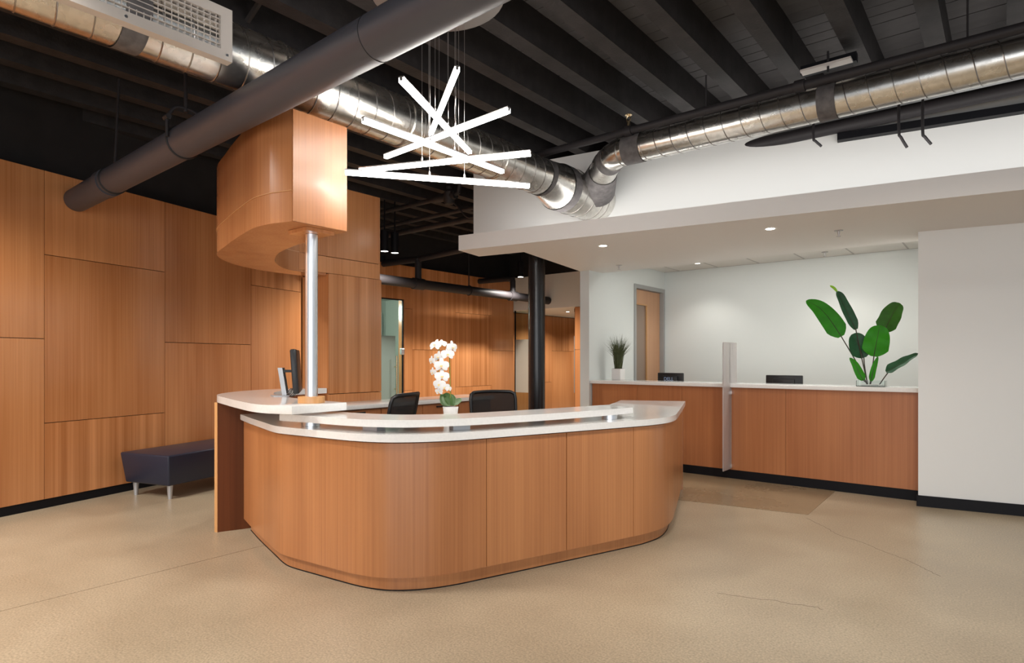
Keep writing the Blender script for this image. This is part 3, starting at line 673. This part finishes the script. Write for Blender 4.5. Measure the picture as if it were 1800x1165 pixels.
for i in range(1, 22): box(bm, xr-.04, xr-.012, y0+.05+i*.0335, y0+.054+i*.0335, z0+.05, z1-.05)
obj('register_vanes', bm, 'register', rg); rg.children[-1]['kind'] = 'stuff'
for (y, z) in ((y0+.03, z0+.03), (y1-.03, z0+.03), (y0+.3, z0+.028)): obj('screw', tube(NB(), [(xr, y, z), (xr+.003, y, z)], .008, 8), 'steel', rg)

YB, ZB, RB = 5.10, 3.295, .127
bd = thing('branch_duct', 'galvanized spiral branch duct running along the front of the white upper wall', 'duct', (-1.5, YB, ZB))
xb = -2.72
bm = NB(); tube(bm, [(xb, YB, ZB), (4, YB, ZB)], RB, 36); obj('duct_body', bm, 'galv', bd, 40)
bm = NB(); helix(bm, (xb, YB, ZB), (4, YB, ZB), RB+.001, .15, .0038); obj('spiral_seam', bm, 'galv_seam', bd, 60)
el = smooth_line([(xb+.03, YB, ZB), (xb-.13, YB+.015, ZB-.002), (xb-.26, YB+.10, ZB-.012), (xb-.42, YB+.25, ZB-.03), (XD+.05, YB+.74, ZF+.02)], 3)
bm = NB(); nl = len(el); tube(bm, el, [RB+.003+.026*max(0, (i-nl*.45)/(nl*.55)) for i in range(nl)], 36, False); obj('elbow', bm, 'galv', bd, 50)
obj('elbow_joint', ring(NB(), el[2], el[3]-el[1], RB+.003, .007, 36, 6), 'galv_seam', bd, 60); obj('elbow_joint', ring(NB(), el[5], el[6]-el[4], RB+.003, .005, 36, 6), 'galv_seam', bd, 60)
bm = NB(); tube(bm, [(xb-.04, YB, ZB), (xb+.14, YB, ZB)], RB+.006, 36, False); obj('mastic_band', bm, 'mastic', bd, 40)
er = lambda i: RB+.003+.026*max(0, (i-nl*.45)/(nl*.55))
bm = NB(); tube(bm, el[5:8], [er(i)+.004 for i in range(5, 8)], 36, False); obj('mastic_band', bm, 'mastic', bd, 40)
e0, e1 = el[9].lerp(el[10], .3), el[11]; bm = NB(); tube(bm, [e0, e0.lerp(e1, .35), e1], [er(9)+.006, er(10)+.022, er(11)+.055], 36, False); obj('mastic_band', bm, 'mastic', bd, 50)
bm = NB(); tube(bm, [(-1.11, YB, ZB), (-.985, YB, ZB)], RB+.006, 36, False); obj('mastic_band', bm, 'mastic', bd, 40)

# ================================================================== PIPES
def pipe(name, label, pts, r, mat='pipe_dark', cat='pipe', n=20):
    pts = [Vector(p) for p in pts]; t = thing(name, label, cat, pts[0])
    bm = NB(); tube(bm, pts, r, n); obj('pipe_body', bm, mat, t, 40); return t
def gy(x): return 1.849-.0173*(x+3.456)
GZ, GR = 2.858, .107
gpipe = pipe('insulated_pipe', 'thick grey insulated pipe crossing in front of the wood canopy', [(-6.835, gy(-6.835), GZ), (3, gy(3), GZ)], GR, 'pipe_grey', n=32)
def ring_on(x, R, r, mat, name):
    bm = NB(); ring(bm, (x, gy(x), GZ), (1, -.0173, 0), R, r, 36, 8); return obj(name, bm, mat, gpipe, 60)
def X_at(px):  # x along the pipe seen at image column px
    k = (px-900)/1075; a = k*_R[0]+_F[0]; b = k*_R[1]+_F[1]; d = 1.849/b; return d*a
for px, nm in ((190, 'rubber_ring'), (318, 'rubber_ring')):
    ring_on(X_at(px), GR+.002, .008, 'rubber', nm)
x0 = X_at(186); bm = NB(); tube(bm, [(x0-.02, gy(x0), GZ), (x0-.15, gy(x0), GZ)], GR+.010, 32); obj('coupling', bm, 'pipe_grey', gpipe, 40)
ring_on(X_at(668), GR+.0005, .002, 'rubber', 'insulation_seam')
# clevis hanger with rod
xh = X_at(322)
hg = thing('pipe_hanger', 'black clevis hanger on a rod holding the thick grey pipe', 'hanger', (xh, gy(xh), GZ))
bm = NB(); yy = gy(xh)
hp = [(xh, yy-GR-.014, GZ), (xh, yy-GR-.014, GZ+.13)] ; tube(bm, hp, .012, 8)
hp = [(xh, yy+GR+.014, GZ), (xh, yy+GR+.014, GZ+.13)] ; tube(bm, hp, .012, 8)
tube(bm, smooth_line([(xh, yy-GR-.014, GZ+.13), (xh, yy-.07, GZ+.21), (xh, yy, GZ+.225), (xh, yy+.07, GZ+.21), (xh, yy+GR+.014, GZ+.13)], 4), .012, 8)
obj('clevis', bm, 'pipe_dark', hg, 50)
bm = NB(); tube(bm, [(xh, yy, GZ+.2), (xh, yy, 3.72)], .013, 8); obj('rod', bm, 'pipe_dark', hg, 50)
bm = NB(); tube(bm, [(xh-.03, yy-GR-.014, GZ+.13), (xh+.03, yy-GR-.014, GZ+.13)], .02, 6); obj('bolt', bm, 'pipe_dark', hg, 50)
xh2 = X_at(192)
hg2 = thing('hanger_rod', 'thin black rod holding the far end of the thick grey pipe', 'hanger', (xh2, gy(xh2), GZ+GR))
bm = NB(); tube(bm, [(xh2, gy(xh2), GZ+GR), (xh2-.02, gy(xh2)+.04, 3.72)], .011, 8); obj('rod', bm, 'pipe_dark', hg2, 50)

# sprinkler main in front of the branch duct
sp = pipe('sprinkler_pipe', 'slim dark sprinkler pipe running under the joists before the branch duct', [(-4.3, 4.98, 3.424), (4, 4.98, 3.424)], .034, 'pipe_dark', n=16)
for x in (-2.67, -1.22, .3):
    bm = NB(); tube(bm, [(x-.035, 4.98, 3.424), (x+.035, 4.98, 3.424)], .046, 16); obj('fitting', bm, 'pipe_dark', sp, 40)
for x in (-1.95, -.2):
    bm = NB(); tube(bm, [(x, 4.98, 3.454), (x, 4.98, 3.72)], .007, 6); obj('hanger_rod', bm, 'pipe_dark', sp, 50)
sh = thing('fire_sprinkler', 'upright brass sprinkler head on the slim dark pipe', 'sprinkler', (-2.67, 4.98, 3.454))
bm = NB(); tube(bm, [(-2.67, 4.98, 3.454), (-2.67, 4.98, 3.514)], .014, 10); tube(bm, [(-2.685, 4.98, 3.514), (-2.692, 4.98, 3.544), (-2.67, 4.98, 3.569)], .005, 6); tube(bm, [(-2.655, 4.98, 3.514), (-2.648, 4.98, 3.544), (-2.67, 4.98, 3.569)], .005, 6); obj('frame', bm, 'brass', sh, 40)
bm = NB(); lathe(bm, [(.004, 0), (.032, .002), (.032, .007), (.004, .010)], (-2.67, 4.98, 3.566), 18); obj('deflector', bm, 'brass', sh, 40)

# pipe and black beam at the upper white wall
pipe('steam_pipe', 'thick dark pipe entering the white upper wall at a slant', [(-2.1, 6.28, 3.50), (4, 6.28, 3.50)], .060, 'pipe_dark', n=24)
bmx = NB(); obox(bmx, (-1.23, uw(-1.23)), (4, uw(4)), -.09, -.001, 3.372, 3.437)
tag(obj('black_beam', bmx, 'base_black', None, base=(-1.2, 6.3, 3.45)), 'black steel beam fixed along the white upper wall', 'beam', kind='thing')
proto = None
for (px, pz0, pz1, nm) in ((1430, 217, 256, 'beside the slanted pipe end'), (1580, 180, 258, 'under the black beam end'), (1622, 198, 252, 'farther along the black beam')):
    Y = 5.85; p = on_y(px, pz0, Y); q = on_y(px, pz1, Y)
    st = thing('pipe_strap', 'bent dark steel strap hanging '+nm, 'bracket', (p.x, Y, q.z), group=None)
    h = p.z-q.z; bm = NB()
    pts = smooth_line([(p.x, Y, p.z+.08), (p.x, Y, q.z+h*.35), (p.x+.012, Y+.01, q.z+h*.22), (p.x+.05, Y+.06, q.z)], 3); tube(bm, pts, .011, 8); obj('strap', bm, 'pipe_dark', st, 50)
    bm = NB(); tube(bm, [(p.x, Y, p.z+.08), (p.x, Y, 3.72)], .010, 6); obj('rod', bm, 'pipe_dark', st, 50)
# strut trapeze with pale board near the storefront side
tz = thing('strut_trapeze', 'black strut with a pale strip hanging between the joists', 'bracket', (-1.08, 5.15, 3.58))
bm = NB(); box(bm, -1.27, -.88, 5.20, 5.26, 3.60, 3.67); obj('strut', bm, 'base_black', tz)
bm = NB(); box(bm, -1.25, -.90, 5.10, 5.19, 3.585, 3.60); obj('pale_strip', bm, 'register', tz)
bm = NB(); tube(bm, [(-1.06, 5.14, 3.54), (-1.06, 5.14, 3.70)], .009, 6); obj('rod', bm, 'pipe_dark', tz)

# pipes beyond the pillar
PY = 5.95
pa = pipe('fire_pipe', 'dark fire pipe with a valve cluster beyond the pillar', [(-7.9, PY, 3.58), (-6.1, PY, 3.58)], .033, 'joist')
bm = NB(); lathe(bm, [(.05, -.10), (.075, -.07), (.075, .06), (.04, .10), (.04, .14)], (-5.92, PY, 3.57), 16); tube(bm, [(-6.2, PY, 3.58), (-5.80, PY, 3.58)], .056, 14); tube(bm, [(-5.84, PY, 3.58), (-5.74, PY, 3.60), (-5.72, PY, 3.72)], .03, 10); obj('valve', bm, 'joist', pa, 40)
bm = NB(); tube(bm, smooth_line([(-5.86, PY, 3.50), (-5.76, PY+.02, 3.40), (-5.64, PY+.04, 3.27), (-5.52, PY+.06, 3.245), (-5.2, PY+.08, 3.25)], 4), .011, 8); obj('drain_tube', bm, 'joist', pa, 40)
pipe('conduit_pipe', 'slim dark pipe running beneath the fire pipe', [(-8.1, 6.12, 3.41), (-4.6, 6.12, 3.41)], .030, 'joist')
pipe('heating_pipe', 'broad dark pipe lowest of the three beyond the pillar', [(-8.1, 6.22, 3.30), (-4.6, 6.22, 3.30)], .042, 'joist')
dp = pipe('drain_pipe', 'thick black drain pipe running level before the far wood wall', [(-7.65, 5.0, 2.615), (-7.65, 10.69, 2.615)], .080, 'pipe_dark', n=24)
for (y, zt) in ((6.96, 3.03), (9.48, 2.97)):
    bm = NB(); tube(bm, [(-7.65, y-.11, 2.615), (-7.65, y+.11, 2.615)], .096, 24); obj('coupling', bm, 'pipe_dark', dp, 40)
    bm = NB(); tube(bm, smooth_line([(-7.65, y, 2.63), (-7.65, y, zt-.12), (-7.66, y, zt-.03), (-7.74, y, zt), (-8.55, y, zt+.01)], 4), .055, 16); obj('riser', bm, 'pipe_dark', dp, 40)
bm = NB(); tube(bm, [(-7.6, 6.96, 3.03), (-5.9, 6.96, 3.10)], .045, 14); obj('riser', bm, 'pipe_dark', dp, 40)
bm = NB(); ring(bm, (-7.65, 8.2, 2.615), (0, 1, 0), .085, .010, 24, 6); tube(bm, [(-7.65, 8.2, 2.70), (-7.65, 8.2, 3.72)], .010, 6); obj('hanger', bm, 'pipe_dark', dp, 40)

# ================================================================== LIGHTS IN THE ROOM
ch = thing('chandelier', 'six crossing white light bars hung from thin cables above the desk', 'chandelier', (-2.85, 2.76, 3.69))
bars = [((-3.211, 2.309), (-2.496, 3.273), 2.517, (.44, .63)), ((-3.41, 2.571), (-2.30, 3.028), 2.63, (.385, .60)), ((-2.761, 2.105), (-2.757, 3.305), 2.671, (.42, .60)),
        ((-3.428, 2.806), (-2.231, 2.73), 2.787, (.40, .62)), ((-2.549, 2.195), (-3.054, 3.284), 2.865, (.42, .62)), ((-2.41, 2.487), (-3.27, 3.095), 2.99, (.30, .62))]
for (a, b, z, ts) in bars:
    a, b = Vector(a), Vector(b); bm = NB(); obox(bm, a, b, -.015, .015, z+.012, z+.020)
    hb = obj('light_bar', bm, 'housing', ch)
    d = (b-a).normalized()
    bm = NB(); obox(bm, a+d*.004, b-d*.004, -.0145, .0145, z-.012, z+.0115); obj('diffuser', bm, 'led', hb)
    obj('end_cap', obox(NB(), a, a+d*.003, -.008, .008, z-.005, z+.0118), 'housing', hb); obj('end_cap', obox(NB(), b-d*.003, b, -.008, .008, z-.005, z+.0118), 'housing', hb)
    for t in ts:
        p = a.lerp(b, t); bm = NB(); tube(bm, [(p.x, p.y, z+.020), (p.x, p.y, 3.695)], .0013, 5); obj('cable', bm, 'cable', ch)
        bm = NB(); lathe(bm, [(.007, 0), (.007, .018), (.003, .028)], (p.x, p.y, z+.020), 10); obj('gripper', bm, 'housing', hb)
bm = NB(); lathe(bm, [(.42, 0), (.43, .005), (.43, .02), (.40, .022)], (-2.85, 2.76, 3.686), 40); obj('ceiling_plate', bm, 'housing', ch, 40)

def downlight(x, y, z, label, power=12, r=.040, ang=115):
    t = thing('downlight', label, 'downlight', (x, y, z), group=None)
    bm = NB(); lathe(bm, [(r, -.001), (r+.014, -.004), (r+.016, 0), (r, .003)], (x, y, z), 24); obj('trim_ring', bm, 'white', t, 40)
    bm = NB(); lathe(bm, [(.002, -.002), (r-.002, -.002), (r-.002, .001), (.002, .001)], (x, y, z-.0005), 24); obj('lens', bm, 'lamp', t)
    spot('downlight_beam', (x, y, z-.03), power, ang)
    return t
downlight(-3.256, 5.524, 2.53, 'bright recessed downlight in the soffit above the desk end', 26)
downlight(-1.659, 5.752, 2.53, 'bright recessed downlight in the soffit above the open floor', 26)
downlight(-3.50, 8.606, 2.752, 'small recessed downlight in the tile ceiling near the office door', 22)
downlight(-1.70, 8.56, 2.752, 'small recessed downlight in the tile ceiling above the tall plant', 20)
downlight(-7.86, 11.75, 2.45, 'small recessed downlight in the corridor ceiling', 190, .04, 150)
spot('downlight_beam', (-7.9, 14.2, 2.40), 160, 150)
def pendant(x, y, zb, label, power=40):
    t = thing('cylinder_light', label, 'ceiling light', (x, y, zb))
    bm = NB(); lathe(bm, [(.052, .006), (.054, 0), (.060, 0), (.060, .30), (.02, .30)], (x, y, zb), 24); obj('can', bm, 'base_black', t, 40)
    bm = NB(); lathe(bm, [(.002, .001), (.051, .001), (.051, .008), (.002, .008)], (x, y, zb), 24); obj('lens', bm, 'lamp', t)
    bm = NB(); tube(bm, [(x, y, zb+.3), (x, y, 3.73)], .012, 8); obj('stem', bm, 'base_black', t, 40)
    spot('pendant_beam', (x, y, zb-.02), power*5.5, 150, (1, .94, .86))
pendant(-7.15, 5.84, 2.95, 'black cylinder ceiling light just showing past the pillar edge', 22)
k = (694-900)/1075; pendant(9.15*(k*_R[0]+_F[0]), 9.15*(k*_R[1]+_F[1]), 2.945, 'black cylinder ceiling light hanging clear beside the pillar top', 45)
k = (672-900)/1075; pendant(11.1*(k*_R[0]+_F[0]), 11.1*(k*_R[1]+_F[1]), 2.93, 'black cylinder ceiling light low over the glass door', 60)
k = (915-900)/1075; pendant(11.7*(k*_R[0]+_F[0]), 11.7*(k*_R[1]+_F[1]), 2.93, 'black cylinder ceiling light beside the black steel column', 60)
def sprinkler(x, y, z, label):
    t = thing('fire_sprinkler', label, 'sprinkler', (x, y, z))
    bm = NB(); lathe(bm, [(.04, 0), (.036, -.006), (.012, -.008), (.010, -.03)], (x, y, z), 20); obj('escutcheon', bm, 'housing', t, 40)
    bm = NB(); lathe(bm, [(.008, -.03), (.006, -.05), (.018, -.052), (.018, -.056)], (x, y, z), 14); obj('deflector', bm, 'housing', t, 40)
tp = thing('hidden_fill_panel', 'added unseen white fill panel set in the tile ceiling over the counter staff', 'ceiling light', (-2.5, 7.62, 2.74))  # added out of view behind the soffit to brighten the office
bm = NB(); box(bm, -3.40, -2.20, 7.36, 7.92, 2.735, 2.75); obj('panel_frame', bm, 'white', tp)
area('office_fill', (-2.8, 7.64, 2.73), (-2.8, 7.9, 1.0), 1.2, .5, 24, (1, 1, .96))  # added area lights that brighten the office back wall
area('office_fill', (-1.3, 7.64, 2.73), (-1.3, 7.9, 1.0), 1.2, .5, 22, (1, 1, .96))
sprinkler(-3.768, 6.781, 2.53, 'pendent sprinkler head in the soffit near the office wall')
sprinkler(-1.196, 6.221, 2.53, 'pendent sprinkler head in the soffit near the white end wall')
sprinkler(-1.843, 8.753, 2.75, 'tiny sprinkler head in the tile ceiling beside a downlight')

# ================================================================== PLANTS
def leaf(bm, mid, width, nrm, fold=.25, prof=None, n=9, wav=.0):
    """blade along a midrib (list of 3-D points), nrm = the way its face looks"""
    P = smooth_line([Vector(p) for p in mid], max(2, n//(len(mid)-1))); N_ = len(P); nrm = Vector(nrm).normalized(); rows = []
    for i, p in enumerate(P):
        t = i/(N_-1); a = (P[min(i+1, N_-1)]-P[max(i-1, 0)]).normalized(); s = a.cross(nrm).normalized(); nn = s.cross(a)
        wv = width/2*(prof(t) if prof else math.sin(PI*min(1, max(0, t*.93+.04)))**.6)
        r = []
        for j in (-1, -.55, 0, .55, 1):
            wob = wav*math.sin(t*17+j*2)*abs(j); r.append(bm.verts.new(p+s*j*wv+nn*(abs(j)*fold*wv+wob)))
        rows.append(r)
    for a, b in zip(rows, rows[1:]):
        for j in range(4): bm.faces.new((a[j], a[j+1], b[j+1], b[j]))
    return bm
# orchid
op = Vector((-3.00, 3.03, .9205))
orc = thing('orchid', 'white orchid in a white pot behind the transaction ledge', 'plant', op)
bm = NB(); lathe(bm, [(.040, 0), (.044, .004), (.053, .092), (.055, .096), (.055, .104), (.048, .104), (.046, .085), (.002, .085)], op, 28); obj('pot', bm, 'pot', orc, 40)
bm = NB(); lathe(bm, [(.002, .085), (.047, .086), (.047, .088), (.002, .092)], op, 20); obj('soil', bm, 'soil', orc)
Dp = (Vector((op.x, op.y))).length; D0 = op.x*_F[0]+op.y*_F[1]
def ov(px, py, dd=0):  # a point on the upright plane through the orchid that faces the camera
    k = (px-900)/1075; d = D0+dd; return Vector((d*(k*_R[0]+_F[0]), d*(k*_R[1]+_F[1]), 1.35-(py-632)/1075*d))
fw3 = Vector((-_F[0], -_F[1], 0)); rt3 = Vector((_R[0], _R[1], 0))
for (pts, wd, nr) in (([(788, 712), (780, 706), (776, 692)], .045, fw3+rt3*-.3), ([(792, 713), (787, 703), (782, 691)], .075, fw3+Vector((0, 0, .2))), ([(795, 713), (796, 704), (792, 693)], .05, fw3+rt3*.4),
                      ([(797, 712), (803, 707), (811, 701)], .042, fw3+Vector((0, 0, .5))), ([(797, 711), (798, 703), (797, 694)], .016, fw3)):
    bm = NB(); leaf(bm, [ov(x, y, -.02+.02*i) for i, (x, y) in enumerate(pts)], wd, nr, .3); obj('leaf', bm, 'orchid_leaf', orc, 60)
bm = NB(); tube(bm, smooth_line([ov(792, 708), ov(791, 660), ov(790, 625), ov(787, 610), ov(780, 606), ov(772, 612), ov(770, 640), ov(772, 670), ov(775, 690)], 5), .0035, 6); obj('flower_stem', bm, 'stem', orc, 60)
def flower(c, size, facing, tilt=0):
    f = Vector(facing).normalized(); s = f.cross(Vector((0, 0, 1))).normalized(); u = s.cross(f)
    def pt_(a, r): return c+(s*math.cos(a)+u*math.sin(a))*r
    bm = NB()
    for (a, wd, ln) in ((PI/2, .55, 1.0), (PI/2+2.25, .5, .95), (PI/2-2.25, .5, .95), (.12+tilt, .95, 1.0), (PI-.12+tilt, .95, 1.0)):
        e = pt_(a, size*ln); m_ = c.lerp(e, .5)-f*size*.05
        leaf(bm, [c+f*.002, m_+f*size*.06, e-f*size*.12], size*wd, f, -.12, lambda t: (.25+math.sin(PI*min(1, t*.85+.08))**.8)*.85, 6)
    o = obj('flower', bm, 'petal', orc, 80)
    bm = NB(); e = c+f*size*.25-u*size*.25
    leaf(bm, [c+f*size*.05, c+f*size*.22-u*size*.1, e], size*.35, f+u*.6, .35, None, 6); obj('lip', bm, 'lip', o, 60)
for (x, y, sz, fx, fz, dd) in ((765, 606, .042, -.5, .6, -.02), (776, 603, .034, .1, .9, 0), (795, 610, .040, .9, .1, -.02), (787, 622, .042, .25, .1, -.04), (771, 627, .036, -.4, 0, -.03), (776, 642, .046, 0, 0, -.05),
                              (777, 661, .045, .15, .15, -.05), (772, 675, .040, -.2, -.1, -.05), (781, 680, .034, .2, -.2, -.05), (789, 683, .022, .8, 0, -.04), (759, 634, .030, -.9, -.2, -.02), (761, 654, .030, -.9, -.3, -.02), (771, 688, .028, -.5, -.4, -.03)):
    flower(ov(x, y, dd), sz*1.13, fw3+rt3*fx+Vector((0, 0, fz)))
# grass pot on the service counter
gpos = Vector((-4.02, 7.23, 1.0785)); gp_ = on_z(1087, 667.5, 1.0785); gpos = Vector((gp_.x, gp_.y, 1.0785)) if abs(gp_.y-7.2) < .15 else gpos
gr = thing('potted_grass', 'tufted green grass in a white square pot on the service counter', 'plant', gpos)
bm = NB(); bevbox(bm, gpos.x-.066, gpos.x+.066, gpos.y-.066, gpos.y+.066, gpos.z, gpos.z+.15, .006); obj('pot', bm, 'pot', gr, 40)
bm = NB(); box(bm, gpos.x-.058, gpos.x+.058, gpos.y-.058, gpos.y+.058, gpos.z+.148, gpos.z+.152); obj('soil', bm, 'soil', gr)
bm = NB()
for i in range(380):
    a = random.uniform(0, 2*PI); r = random.uniform(0, .05); sp_ = random.uniform(.0, 1); h = random.uniform(.30, .50)*(1-.18*sp_)
    b = gpos+Vector((r*math.cos(a), r*math.sin(a), .15)); a2 = a+random.uniform(-.5, .5); dr_ = Vector((math.cos(a2), math.sin(a2), 0))
    e = b+dr_*(.02+.17*sp_)+Vector((0, 0, h)); m_ = b+dr_*(.01+.03*sp_)+Vector((0, 0, h*.6)); wd = random.uniform(.002, .0035); s = Vector((-dr_.y, dr_.x, 0))
    if random.random() < .5: s = dr_
    v = [bm.verts.new(q) for q in (b-s*wd, b+s*wd, m_+s*wd*.9, m_-s*wd*.9, e)]
    bm.faces.new((v[0], v[1], v[2], v[3])); bm.faces.new((v[3], v[2], v[4]))
tag(obj('grass_blades', bm, 'grass', gr), kind='stuff')
# tall leaf plant in a clear vase
Yp = 7.14
def lv(zx, zy, dy=0): return on_y(1380+zx/5.546, 490+zy/5.546, Yp+dy)
vb = lv(830, 1040); vb.z = 1.0785
pl = thing('tall_leaf_plant', 'tall plant with broad green leaves in a clear vase on the service counter', 'plant', vb)
bm = NB(); x0, x1 = lv(705, 1040).x, lv(985, 1040).x; y0, y1 = Yp-.07, Yp+.07; z0 = 1.0785; hv = .06; th = .004
box(bm, x0, x1, y0, y0+th, z0, z0+hv); box(bm, x0, x1, y1-th, y1, z0, z0+hv); box(bm, x0, x0+th, y0+th, y1-th, z0, z0+hv); box(bm, x1-th, x1, y0+th, y1-th, z0, z0+hv); box(bm, x0+th, x1-th, y0+th, y1-th, z0, z0+.006)
obj('vase', bm, 'glass', pl)
bm = NB()
for i in range(46):
    t = NB(); bmesh.ops.create_icosphere(t, subdivisions=1, radius=random.uniform(.007, .013)); merge(bm, t, Matrix.Translation((random.uniform(x0+.02, x1-.02), random.uniform(y0+.02, y1-.02), z0+.016)) @ Matrix.Diagonal((1, 1, .7, 1)))
tag(obj('pebbles', bm, 'pot', pl, 60), kind='stuff')
banana = lambda t: min(1, max(.02, t)/.16)**.55*max(.012, 1-t**2.6)**.70
oval = lambda t: min(1, max(.02, t)/.22)**.6*max(.01, 1-t**4.5)**.6
def big_leaf(stem, mid, wd, mat, nrm, fold=.18, dy=(0, 0), shape=None):
    S_ = [lv(x, y, dy[0]*i/(max(1, len(stem)-1))) for i, (x, y) in enumerate(stem)]
    S_[0].z = max(S_[0].z, 1.088)
    bm = NB(); tube(bm, smooth_line(S_, 4), [.0055]*(4*(len(S_)-1)+1), 7); obj('leaf_stem', bm, 'leaf_stem', pl, 60)
    Mi = [lv(x, y, dy[0]+(dy[1]-dy[0])*i/(len(mid)-1)) for i, (x, y) in enumerate(mid)]
    bm = NB(); leaf(bm, Mi, wd, nrm, fold, shape or banana, 18, .005); o = obj('leaf', bm, mat, pl, 70)
    bm = NB(); tube(bm, smooth_line(Mi, 5), [.004*(1-.8*i/(5*(len(Mi)-1))) for i in range(5*(len(Mi)-1)+1)], 6); obj('midrib', bm, 'leaf_stem', o, 60)
    return o
mpp = 6.15/1075/5.546     # metres per crop pixel at the plant
cam_n = Vector((.17, -1.1, .12))
big_leaf([(800, 1030), (700, 820), (548, 562)], [(548, 562), (440, 400), (330, 280), (206, 212)], 175*mpp*1.12, 'leaf_bright', cam_n, .12)
big_leaf([(806, 1030), (745, 760), (690, 494)], [(690, 494), (610, 330), (540, 180), (505, 120)], 92*mpp*1.1, 'leaf_dark', cam_n+Vector((.3, 0, .1)), .5)
bm = NB(); leaf(bm, [lv(510, 130), lv(478, 90), lv(438, 66)], 26*mpp, cam_n, .4); obj('leaf', bm, 'leaf_tip', pl, 60)
big_leaf([(802, 1020), (775, 850), (768, 768)], [(768, 768), (730, 680), (690, 600), (645, 545)], 170*mpp*1.1, 'leaf_dark', cam_n+Vector((-.2, 0, .9)), .25, (.03, -.02), oval)
big_leaf([(828, 1030), (850, 880), (866, 756)], [(866, 756), (885, 650), (905, 550), (925, 452)], 215*mpp*1.05, 'leaf_bright', cam_n, .10, (-.02, -.06), oval)
big_leaf([(832, 1030), (890, 800), (985, 470)], [(955, 520), (1010, 420), (1060, 320), (1118, 236)], 190*mpp*1.05, 'leaf_olive', cam_n+Vector((-.35, 0, .2)), .22, (.06, .08), oval)
big_leaf([(918, 1034), (965, 965), (1010, 905)], [(985, 908), (1090, 850), (1200, 785), (1296, 728)], 92*mpp*1.15, 'leaf_dark', cam_n+Vector((0, 0, .9)), .35)
big_leaf([(812, 1032), (790, 1010), (762, 988)], [(762, 990), (720, 910), (680, 830), (630, 768)], 66*mpp*1.2, 'leaf_bright', cam_n, .3, (-.03, -.05))
big_leaf([(832, 1036), (836, 1000), (840, 960)], [(838, 1000), (858, 900), (882, 820), (906, 758)], 44*mpp*1.2, 'leaf_bright', cam_n, .4, (-.02, -.02))
